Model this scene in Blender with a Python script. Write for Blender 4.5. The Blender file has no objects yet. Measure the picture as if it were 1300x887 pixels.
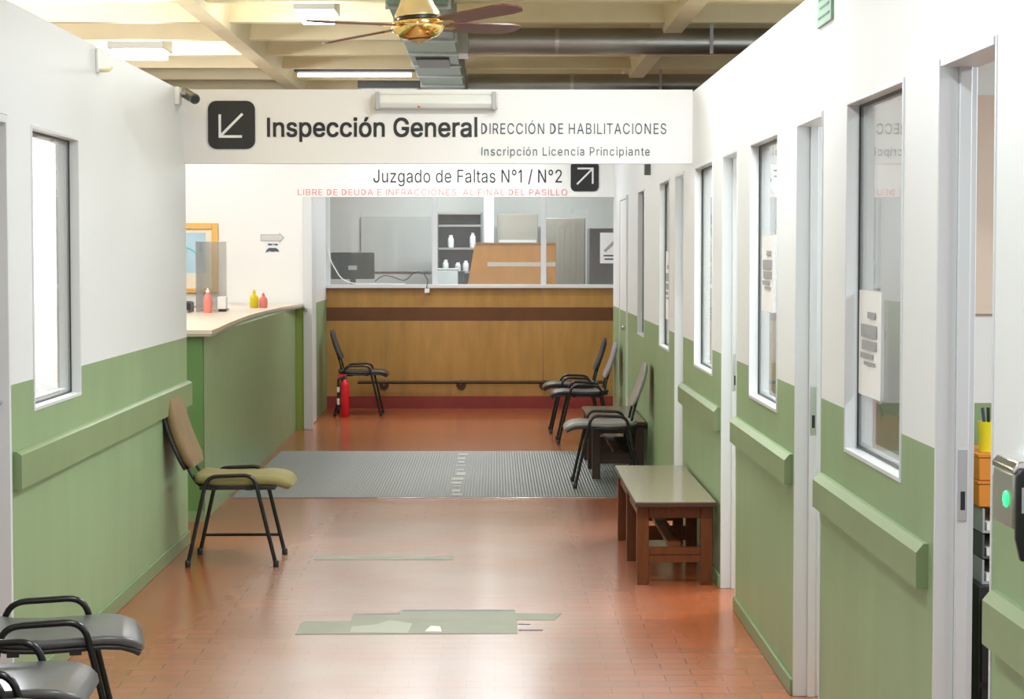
import bpy, bmesh, math, random
from mathutils import Vector, Matrix
random.seed(7)
S = bpy.context.scene
COL = S.collection
# ---------------------------------------------------------------- camera
cam = bpy.data.objects.new('camera', bpy.data.cameras.new('camera'))
COL.objects.link(cam)
FPX = 2600.0
cam.data.sensor_width = 36
cam.data.lens = FPX/1300*36
cam.data.clip_end = 200
cam.location = (0, 0, 1.57)
cam.rotation_euler = (math.pi/2-math.atan(122.5/FPX), 0, -math.atan(22/FPX))
S.camera = cam
# ---------------------------------------------------------------- world and light
S.view_settings.view_transform = 'Standard'
S.view_settings.look = 'None'
S.view_settings.gamma = 1
S.view_settings.use_curve_mapping = False
S.view_settings.exposure = 0.0
W = bpy.data.worlds.new('world'); S.world = W
W.use_nodes = True
W.node_tree.nodes['Background'].inputs[0].default_value = (0.93, 0.97, 1.0, 1)
W.node_tree.nodes['Background'].inputs[1].default_value = 0.9
def area(loc, sx, sy, power, col=(1, 0.98, 0.95), rot=(0, 0, 0)):
    l = bpy.data.lights.new('lamp_and_fill_light', 'AREA'); l.shape = 'RECTANGLE'  # name shared by ceiling lamps and added fill lights
    l.size, l.size_y, l.energy, l.color = sx, sy, power, col
    o = bpy.data.objects.new('lamp_and_fill_light', l); COL.objects.link(o)
    o.location = loc; o.rotation_euler = rot
    return o
def point(loc, power, col=(0.95, 0.97, 1.0), rad=0.14):
    l = bpy.data.lights.new('lamp_and_fill_light', 'POINT'); l.energy, l.color, l.shadow_soft_size = power, col, rad
    o = bpy.data.objects.new('lamp_and_fill_light', l); COL.objects.link(o); o.location = loc
    return o
COOL = (0.90, 0.965, 1.0)
area((0.80, 7.4, 3.10), 1.0, 0.3, 92, COOL)
area((0.55, 9.55, 3.10), 1.25, 0.2, 42, COOL)  # extra unseen light, added to brighten the right wall and header
area((-0.3, 4.2, 3.10), 0.3, 1.25, 50, COOL)
area((-0.2, 0.6, 3.10), 0.3, 1.25, 46, COOL)
point((-2.82, 16.42, 2.98), 72)
point((-1.2, 13.92, 2.9), 30)
point((-3.3, 12.9, 2.85), 185)  # unseen fill added to lift the left ceiling and cross wall
area((-0.3, 17.4, 2.74), 1.2, 0.12, 28, COOL)  # added fill hidden behind the header, has no fitting
area((-1.25, 18.55, 3.10), 1.0, 0.10, 26)
area((-0.2, 19.5, 3.05), 1.2, 0.2, 40, COOL)
area((-0.2, 22.6, 3.05), 1.6, 0.4, 150, COOL)
area((2.2, 4.6, 2.35), 0.3, 1.2, 46, COOL)  # from here, fills added inside the right-hand rooms to brighten their windows
area((2.2, 7.6, 2.35), 0.3, 1.2, 46, COOL)
area((2.2, 10.0, 2.35), 0.3, 1.2, 90, COOL)
area((2.2, 12.4, 2.35), 0.3, 1.2, 90, COOL)
point((-2.4, 9.2, 2.1), 230)  # unseen point light added to whiten the left window

# ---------------------------------------------------------------- materials
def mat(name, col, rough=0.5, metal=0.0, noise=0.0, nscale=6.0, bump=0.0, spec=0.5, emit=None, stretch=(1, 1, 1), coat=0.0):
    m = bpy.data.materials.new(name); m.use_nodes = True
    nt = m.node_tree; b = nt.nodes['Principled BSDF']
    b.inputs['Base Color'].default_value = (*col, 1)
    b.inputs['Roughness'].default_value = rough
    b.inputs['Metallic'].default_value = metal
    b.inputs['Specular IOR Level'].default_value = spec
    b.inputs['Coat Weight'].default_value = coat
    if emit:
        b.inputs['Emission Color'].default_value = (*emit[0], 1)
        b.inputs['Emission Strength'].default_value = emit[1]
    if noise or bump:
        g = nt.nodes.new('ShaderNodeNewGeometry')
        mp = nt.nodes.new('ShaderNodeMapping'); mp.inputs['Scale'].default_value = stretch
        nt.links.new(g.outputs['Position'], mp.inputs['Vector'])
        n = nt.nodes.new('ShaderNodeTexNoise'); n.inputs['Scale'].default_value = nscale; n.inputs['Detail'].default_value = 5
        nt.links.new(mp.outputs['Vector'], n.inputs['Vector'])
        if noise:
            r = nt.nodes.new('ShaderNodeMix'); r.data_type = 'RGBA'
            r.inputs['A'].default_value = (*[c*(1-noise) for c in col], 1)
            r.inputs['B'].default_value = (*[min(1, c*(1+noise)) for c in col], 1)
            nt.links.new(n.outputs['Fac'], r.inputs['Factor'])
            nt.links.new(r.outputs['Result'], b.inputs['Base Color'])
        if bump:
            bp = nt.nodes.new('ShaderNodeBump'); bp.inputs['Strength'].default_value = bump; bp.inputs['Distance'].default_value = 0.01
            nt.links.new(n.outputs['Fac'], bp.inputs['Height']); nt.links.new(bp.outputs['Normal'], b.inputs['Normal'])
    return m
def two_tone(name, low, high, zsplit, rough=0.45):
    m = mat(name, high, rough); nt = m.node_tree; b = nt.nodes['Principled BSDF']
    g = nt.nodes.new('ShaderNodeNewGeometry'); s = nt.nodes.new('ShaderNodeSeparateXYZ')
    nt.links.new(g.outputs['Position'], s.inputs[0])
    gt = nt.nodes.new('ShaderNodeMath'); gt.operation = 'GREATER_THAN'; gt.inputs[1].default_value = zsplit
    nt.links.new(s.outputs['Z'], gt.inputs[0])
    mp = nt.nodes.new('ShaderNodeMapping'); mp.inputs['Scale'].default_value = (1, 1, 0.25)
    nt.links.new(g.outputs['Position'], mp.inputs['Vector'])
    n = nt.nodes.new('ShaderNodeTexNoise'); n.inputs['Scale'].default_value = 5; n.inputs['Detail'].default_value = 3
    nt.links.new(mp.outputs['Vector'], n.inputs['Vector'])
    a = nt.nodes.new('ShaderNodeMix'); a.data_type = 'RGBA'
    a.inputs['A'].default_value = (*[c*0.86 for c in low], 1); a.inputs['B'].default_value = (*[c*1.14 for c in low], 1)
    nt.links.new(n.outputs['Fac'], a.inputs['Factor'])
    c = nt.nodes.new('ShaderNodeMix'); c.data_type = 'RGBA'
    nt.links.new(gt.outputs[0], c.inputs['Factor']); nt.links.new(a.outputs['Result'], c.inputs['A'])
    c.inputs['B'].default_value = (*high, 1)
    nt.links.new(c.outputs['Result'], b.inputs['Base Color'])
    return m
WHITE = (0.79, 0.81, 0.82)
GREEN = (0.255, 0.365, 0.19)
M = {}
M['wall'] = two_tone('painted_wall', GREEN, WHITE, 1.10)
M['wall_l'] = two_tone('painted_wall_left', GREEN, (0.75, 0.78, 0.80), 1.117)
M['wall_cross'] = two_tone('painted_cross_wall', (0.30, 0.40, 0.08), (0.86, 0.86, 0.85), 1.10)
M['green'] = mat('green_paint', GREEN, 0.42, noise=0.12, nscale=5)
M['rail'] = mat('green_rail_paint', (0.215, 0.295, 0.145), 0.4, noise=0.12, nscale=7)
M['skirt'] = mat('green_skirting_paint', (0.185, 0.27, 0.125), 0.4, noise=0.1)
M['green_dark'] = mat('deep_green_paint', (0.10, 0.22, 0.06), 0.4, noise=0.15, nscale=3)
M['white'] = mat('white_paint', WHITE, 0.45)
M['white2'] = mat('white_enamel', (0.70, 0.73, 0.75), 0.3)
M['head'] = mat('white_header_board', (0.80, 0.79, 0.79), 0.4)
M['cream'] = mat('cream_painted_concrete', (0.74, 0.64, 0.40), 0.6, noise=0.14, nscale=3, bump=0.2)
M['black'] = mat('black_vinyl_lettering', (0.016, 0.016, 0.018), 0.4)
M['navy'] = mat('dark_blue_lettering', (0.05, 0.075, 0.11), 0.4)
M['red_letter'] = mat('faded_red_lettering', (0.80, 0.28, 0.24), 0.5, noise=0.3, nscale=9)
M['grey_letter'] = mat('grey_print', (0.35, 0.36, 0.38), 0.6)
M['steel'] = mat('brushed_steel', (0.6, 0.6, 0.6), 0.3, 1.0)
M['galv'] = mat('galvanised_sheet', (0.42, 0.42, 0.40), 0.35, 0.9, noise=0.2, nscale=4)
M['duct'] = mat('green_grey_duct', (0.12, 0.215, 0.15), 0.38, 0.25, noise=0.2, nscale=3)
M['dark'] = mat('dark_plastic', (0.02, 0.02, 0.022), 0.4)
M['tube_black'] = mat('black_tube_enamel', (0.012, 0.012, 0.013), 0.22)
M['seat_black'] = mat('black_moulded_seat', (0.10, 0.10, 0.102), 0.3, noise=0.2, nscale=25)
M['seat_dim'] = mat('black_gloss_seat', (0.035, 0.035, 0.037), 0.3)
M['seat_fab'] = mat('black_fabric', (0.02, 0.02, 0.022), 0.75)
M['seat_grey'] = mat('grey_worn_back', (0.26, 0.24, 0.26), 0.5, noise=0.2, nscale=12)
M['seat_pale'] = mat('pale_seat', (0.30, 0.30, 0.29), 0.3, noise=0.25, nscale=14)  # paler than the seats of the other black chairs
M['olive'] = mat('olive_upholstery', (0.245, 0.215, 0.085), 0.85, noise=0.16, nscale=14, bump=0.2)
M['olive_back'] = mat('tan_upholstery', (0.225, 0.155, 0.08), 0.85, noise=0.16, nscale=10, bump=0.2)
M['wood'] = mat('red_brown_wood', (0.135, 0.040, 0.011), 0.42, noise=0.4, nscale=9, spec=0.3, stretch=(8, 1, 1))
M['wood_dk'] = mat('dark_and_shaded_wood', (0.055, 0.024, 0.014), 0.45, noise=0.35, nscale=9, stretch=(8, 1, 1))  # dark trim wood; on the far bench it stands in for shade
M['bench_top'] = mat('worn_olive_laminate', (0.27, 0.225, 0.145), 0.16, noise=0.18, nscale=6, stretch=(4, 1, 1))
M['brown_top'] = mat('brown_laminate', (0.17, 0.11, 0.07), 0.2, noise=0.2, nscale=6)
M['ply'] = mat('honey_wood_panel', (0.42, 0.228, 0.058), 0.4, noise=0.3, nscale=5, stretch=(3, 1, 0.5))
M['stripe'] = mat('dark_wood_stripe', (0.125, 0.043, 0.010), 0.5, noise=0.3, nscale=4, stretch=(2, 1, 1))
M['redbase'] = mat('dark_red_skirting', (0.26, 0.03, 0.025), 0.4, noise=0.2)
M['brass'] = mat('polished_brass', (0.85, 0.58, 0.20), 0.12, 1.0)
M['cream_gold'] = mat('pale_gold_enamel', (0.62, 0.50, 0.26), 0.3, 0.5)
M['blade'] = mat('mahogany_blade', (0.135, 0.042, 0.026), 0.35, noise=0.3, nscale=8)
M['mat'] = None
M['red'] = mat('extinguisher_red', (0.70, 0.015, 0.03), 0.25)
M['chrome'] = mat('chrome', (0.8, 0.8, 0.8), 0.12, 1.0)
M['lamp'] = mat('lit_tube', (1, 1, 1), 0.5, emit=((1, 0.99, 0.96), 6.0))
M['acrylic_batten'] = mat('pale_plastic_batten', (0.72, 0.74, 0.72), 0.25)
M['paper'] = mat('white_paper', (0.84, 0.84, 0.84), 0.7)
M['yellow'] = mat('yellow_plastic', (0.85, 0.72, 0.02), 0.35)
M['pink'] = mat('pink_plastic', (0.85, 0.25, 0.22), 0.35)
M['orange'] = mat('orange_card', (0.72, 0.26, 0.03), 0.5)
M['orange_wood'] = mat('orange_wood', (0.62, 0.26, 0.035), 0.4, noise=0.25, nscale=4, stretch=(3, 1, 1))
M['gold_frame'] = mat('gilt_frame', (0.80, 0.46, 0.10), 0.35)
M['counter_top'] = mat('cream_worktop', (0.72, 0.62, 0.50), 0.3, noise=0.08)
M['edge'] = mat('grey_worktop_edge', (0.42, 0.40, 0.34), 0.5)
M['office'] = mat('grey_office_wall', (0.44, 0.45, 0.43), 0.6)
M['office_dk'] = mat('grey_panel', (0.36, 0.37, 0.36), 0.6)
M['cabinet'] = mat('dark_grey_cabinet', (0.085, 0.085, 0.095), 0.45)
M['taupe'] = mat('taupe_cabinet', (0.22, 0.205, 0.17), 0.5)
M['room'] = mat('office_white', (0.62, 0.61, 0.60), 0.6)
M['beige'] = mat('beige_board', (0.72, 0.60, 0.50), 0.6)
M['greyp'] = mat('grey_plastic', (0.42, 0.43, 0.44), 0.4)
M['greyd'] = mat('dark_grey_plastic', (0.10, 0.105, 0.11), 0.4)
M['exit'] = mat('pale_green_sign', (0.28, 0.47, 0.34), 0.4)
M['exit_dk'] = mat('deep_green_print', (0.05, 0.22, 0.12), 0.5)
M['led'] = mat('green_led', (0.02, 0.6, 0.15), 0.4, emit=((0.03, 1, 0.25), 1.6))
M['cement'] = mat('grey_cement_patch', (0.20, 0.21, 0.155), 0.45, noise=0.25, nscale=7)
M['skin_lbl'] = mat('label_white', (0.75, 0.75, 0.72), 0.5)
def glass(name, tint=(0.97, 0.98, 0.97), boost=1.0, dirt=0.0):
    m = bpy.data.materials.new(name); m.use_nodes = True; nt = m.node_tree
    nt.nodes.remove(nt.nodes['Principled BSDF'])
    out = nt.nodes['Material Output']
    t = nt.nodes.new('ShaderNodeBsdfTransparent'); t.inputs[0].default_value = (*tint, 1)
    g = nt.nodes.new('ShaderNodeBsdfGlossy'); g.inputs['Roughness'].default_value = 0.0
    # Schlick reflectance from the angle between view and pane
    ge = nt.nodes.new('ShaderNodeNewGeometry')
    dt = nt.nodes.new('ShaderNodeVectorMath'); dt.operation = 'DOT_PRODUCT'
    nt.links.new(ge.outputs['Incoming'], dt.inputs[0]); nt.links.new(ge.outputs['Normal'], dt.inputs[1])
    prev = dt.outputs['Value']
    f = None
    for op, v, first in (('ABSOLUTE', None, 0), ('SUBTRACT', 1.0, 1), ('POWER', 5.0, 0), ('MULTIPLY', 0.96, 0), ('ADD', 0.04, 0)):
        f = nt.nodes.new('ShaderNodeMath'); f.operation = op
        nt.links.new(prev, f.inputs[first])
        if v is not None: f.inputs[1-first].default_value = v
        prev = f.outputs[0]
    k = nt.nodes.new('ShaderNodeMath'); k.operation = 'MULTIPLY'; k.inputs[1].default_value = boost
    k.use_clamp = True
    x = nt.nodes.new('ShaderNodeMixShader')
    nt.links.new(f.outputs[0], k.inputs[0]); nt.links.new(k.outputs[0], x.inputs[0])
    nt.links.new(t.outputs[0], x.inputs[1]); nt.links.new(g.outputs[0], x.inputs[2])
    last = x
    if dirt:
        d = nt.nodes.new('ShaderNodeBsdfDiffuse'); d.inputs[0].default_value = (0.75, 0.76, 0.75, 1)
        y = nt.nodes.new('ShaderNodeMixShader'); y.inputs[0].default_value = dirt
        nt.links.new(x.outputs[0], y.inputs[1]); nt.links.new(d.outputs[0], y.inputs[2]); last = y
    nt.links.new(last.outputs[0], out.inputs[0])
    return m
M['glass'] = glass('window_glass', dirt=0.04)
M['acrylic'] = glass('grey_acrylic', (0.72, 0.73, 0.73), 1.0, 0.18)

def floor_mat():
    m = mat('terracotta_tiles', (0.4, 0.1, 0.04), 0.2); nt = m.node_tree; b = nt.nodes['Principled BSDF']
    def node(t, **k):
        n = nt.nodes.new(t)
        for a, v in k.items(): setattr(n, a, v)
        return n
    def math_(op, a, bb=None, clamp=False):
        n = node('ShaderNodeMath', operation=op, use_clamp=clamp)
        for i, v in enumerate((a, bb)):
            if v is None: continue
            if isinstance(v, (int, float)): n.inputs[i].default_value = v
            else: nt.links.new(v, n.inputs[i])
        return n.outputs[0]
    g = node('ShaderNodeNewGeometry'); sp = node('ShaderNodeSeparateXYZ')
    nt.links.new(g.outputs['Position'], sp.inputs[0])
    br = node('ShaderNodeTexBrick'); br.offset = 0.5
    for k, v in (('Scale', 1.0), ('Brick Width', 0.21), ('Row Height', 0.105), ('Mortar Size', 0.0022), ('Mortar Smooth', 0.4), ('Bias', 0.0)):
        br.inputs[k].default_value = v
    br.inputs['Color1'].default_value = (0.36, 0.095, 0.034, 1); br.inputs['Color2'].default_value = (0.30, 0.085, 0.032, 1)
    br.inputs['Mortar'].default_value = (0.12, 0.05, 0.03, 1)
    nt.links.new(g.outputs['Position'], br.inputs['Vector'])
    n = node('ShaderNodeTexNoise'); n.inputs['Scale'].default_value = 1.6; n.inputs['Detail'].default_value = 5
    nt.links.new(g.outputs['Position'], n.inputs['Vector'])
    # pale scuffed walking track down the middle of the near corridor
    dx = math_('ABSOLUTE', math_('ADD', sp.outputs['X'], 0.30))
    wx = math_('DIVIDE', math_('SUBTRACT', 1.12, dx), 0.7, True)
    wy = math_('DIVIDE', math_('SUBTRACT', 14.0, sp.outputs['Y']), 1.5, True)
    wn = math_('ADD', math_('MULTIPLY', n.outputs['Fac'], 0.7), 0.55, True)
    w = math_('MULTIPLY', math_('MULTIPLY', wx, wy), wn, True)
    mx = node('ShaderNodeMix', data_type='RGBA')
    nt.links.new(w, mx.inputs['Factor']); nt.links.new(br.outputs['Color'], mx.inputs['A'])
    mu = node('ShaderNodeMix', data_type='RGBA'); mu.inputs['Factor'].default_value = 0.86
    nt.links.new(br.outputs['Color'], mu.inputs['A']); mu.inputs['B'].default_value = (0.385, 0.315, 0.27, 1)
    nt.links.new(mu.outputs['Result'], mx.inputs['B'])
    nt.links.new(mx.outputs['Result'], b.inputs['Base Color'])
    bp = node('ShaderNodeBump'); bp.invert = True; bp.inputs['Strength'].default_value = 0.12; bp.inputs['Distance'].default_value = 0.002
    nt.links.new(br.outputs['Fac'], bp.inputs['Height']); nt.links.new(bp.outputs['Normal'], b.inputs['Normal'])
    return m
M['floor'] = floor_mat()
def mat_rubber():
    m = mat('ribbed_grey_rubber', (0.2, 0.215, 0.205), 0.42); nt = m.node_tree; b = nt.nodes['Principled BSDF']
    g = nt.nodes.new('ShaderNodeNewGeometry')
    w = nt.nodes.new('ShaderNodeTexWave'); w.bands_direction = 'X'; w.inputs['Scale'].default_value = 16
    nt.links.new(g.outputs['Position'], w.inputs['Vector'])
    mx = nt.nodes.new('ShaderNodeMix'); mx.data_type = 'RGBA'
    mx.inputs['A'].default_value = (0.135, 0.15, 0.142, 1); mx.inputs['B'].default_value = (0.19, 0.205, 0.195, 1)
    nt.links.new(w.outputs['Fac'], mx.inputs['Factor']); nt.links.new(mx.outputs['Result'], b.inputs['Base Color'])
    bp = nt.nodes.new('ShaderNodeBump'); bp.inputs['Strength'].default_value = 0.5; bp.inputs['Distance'].default_value = 0.003
    nt.links.new(w.outputs['Fac'], bp.inputs['Height']); nt.links.new(bp.outputs['Normal'], b.inputs['Normal'])
    return m
M['mat'] = mat_rubber()

# ---------------------------------------------------------------- mesh helpers
def box(bm, x0, x1, y0, y1, z0, z1):
    v = [bm.verts.new(p) for p in ((x0,y0,z0),(x1,y0,z0),(x1,y1,z0),(x0,y1,z0),(x0,y0,z1),(x1,y0,z1),(x1,y1,z1),(x0,y1,z1))]
    for f in ((0,3,2,1),(4,5,6,7),(0,1,5,4),(1,2,6,5),(2,3,7,6),(3,0,4,7)):
        bm.faces.new([v[i] for i in f])
    return bm
def B(*boxes):
    bm = bmesh.new()
    for b in boxes: box(bm, *b)
    return bm
def prism(bm, pts, axis, a, b):
    """polygon pts (2-D) swept along axis ('x','y','z') from a to b"""
    def mk(p, t):
        return {'x': (t, p[0], p[1]), 'y': (p[0], t, p[1]), 'z': (p[0], p[1], t)}[axis]
    lo = [bm.verts.new(mk(p, a)) for p in pts]; hi = [bm.verts.new(mk(p, b)) for p in pts]
    n = len(pts)
    bm.faces.new(lo); bm.faces.new(list(reversed(hi)))
    for i in range(n):
        j = (i+1) % n
        bm.faces.new((lo[j], lo[i], hi[i], hi[j]))
    bmesh.ops.recalc_face_normals(bm, faces=bm.faces)
    return bm
def fillet(pts, r, n=5):
    pts = [Vector(p) for p in pts]; out = [pts[0]]
    for i in range(1, len(pts)-1):
        a, b, c = pts[i-1], pts[i], pts[i+1]
        u, w = (a-b), (c-b)
        d = min(r, u.length*0.49, w.length*0.49)
        p0, p1 = b+u.normalized()*d, b+w.normalized()*d
        for k in range(n+1):
            t = k/n
            out.append(p0*(1-t)**2 + b*2*t*(1-t) + p1*t*t)
    out.append(pts[-1])
    return out
def tube(bm, pts, r, seg=10, cap=True):
    pts = [Vector(p) for p in pts]; rings = []
    t0 = (pts[1]-pts[0]).normalized()
    n = t0.orthogonal().normalized()
    for i, p in enumerate(pts):
        t = ((pts[min(i+1, len(pts)-1)]-pts[max(i-1, 0)])).normalized()
        n = (n - t*n.dot(t)).normalized(); bn = t.cross(n)
        rings.append([bm.verts.new(p + (n*math.cos(2*math.pi*k/seg)+bn*math.sin(2*math.pi*k/seg))*r) for k in range(seg)])
    for a, b in zip(rings, rings[1:]):
        for k in range(seg):
            bm.faces.new((a[k], a[(k+1) % seg], b[(k+1) % seg], b[k]))
    if cap:
        bm.faces.new(list(reversed(rings[0]))); bm.faces.new(rings[-1])
    return bm
def lathe(bm, prof, c=(0, 0, 0), seg=24):
    rings = []
    for r, z in prof:
        r = max(r, 0.0004)
        rings.append([bm.verts.new((c[0]+r*math.cos(2*math.pi*k/seg), c[1]+r*math.sin(2*math.pi*k/seg), c[2]+z)) for k in range(seg)])
    for a, b in zip(rings, rings[1:]):
        for k in range(seg):
            bm.faces.new((a[k], a[(k+1) % seg], b[(k+1) % seg], b[k]))
    bm.faces.new(list(reversed(rings[0]))); bm.faces.new(rings[-1])
    bmesh.ops.recalc_face_normals(bm, faces=bm.faces)
    return bm
def loft_pad(bm, sections, seg=5):
    """sections: (x, z, nx, nz, halfwidth, halfthick); rings are rounded rectangles across local y"""
    rings = []
    for x, z, nx, nz, hw, ht in sections:
        ring = []; r = min(ht*0.95, hw*0.5)
        for cy_, cn, a0 in ((hw-r, ht-r, 0), (-(hw-r), ht-r, 90), (-(hw-r), -(ht-r), 180), (hw-r, -(ht-r), 270)):
            for k in range(seg+1):
                a = math.radians(a0+90*k/seg)
                y = cy_+r*math.cos(a); n = cn+r*math.sin(a)
                ring.append(bm.verts.new((x+nx*n, y, z+nz*n)))
        rings.append(ring)
    m = len(rings[0])
    for a, b in zip(rings, rings[1:]):
        for k in range(m):
            bm.faces.new((a[k], a[(k+1) % m], b[(k+1) % m], b[k]))
    bm.faces.new(list(reversed(rings[0]))); bm.faces.new(rings[-1])
    bmesh.ops.recalc_face_normals(bm, faces=bm.faces)
    return bm
def obj(name, bm, m, parent=None, bevel=0.0, smooth=True):
    me = bpy.data.meshes.new(name); bm.to_mesh(me); bm.free()
    if m: me.materials.append(m)
    if smooth:
        for p in me.polygons: p.use_smooth = True
        me.set_sharp_from_angle(angle=math.radians(38))
    o = bpy.data.objects.new(name, me); COL.objects.link(o)
    if parent: o.parent = parent
    if bevel:
        b = o.modifiers.new('bevel', 'BEVEL'); b.width = bevel; b.segments = 2; b.limit_method = 'ANGLE'
    return o
def tag(o, label, cat, group=None):
    o['label'] = label; o['category'] = cat
    if group: o['group'] = group
    return o
def thing(name, label, cat, loc=(0, 0, 0), rz=0, group=None):
    o = bpy.data.objects.new(name, None); COL.objects.link(o)
    o.empty_display_size = 0.1
    o.location = loc; o.rotation_euler = (0, 0, rz)
    return tag(o, label, cat, group)
def struct(name, bm, m, parent=None, **k):
    o = obj(name, bm, m, parent, **k)
    if not parent: o['kind'] = 'structure'
    return o
def sroot(name, loc=(0, 0, 0)):
    o = bpy.data.objects.new(name, None); COL.objects.link(o); o.location = loc
    o.empty_display_size = 0.1; o['kind'] = 'structure'
    return o
def copy_tree(o, parent=None):
    c = o.copy(); COL.objects.link(c)
    if parent: c.parent = parent
    for ch in [x for x in KIDS.get(o.name, [])]:
        copy_tree_child(ch, c)
    return c
def copy_tree_child(o, parent):
    c = o.copy(); COL.objects.link(c); c.parent = parent
    for ch in list(o.children): copy_tree_child(ch, c)
    return c
KIDS = {}
def dup(root, loc, rz, label, group):
    r = root.copy(); COL.objects.link(r); r.location = loc; r.rotation_euler = (0, 0, rz)
    r['label'] = label; r['group'] = group
    for ch in list(root.children): copy_tree_child(ch, r)
    return r
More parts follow.
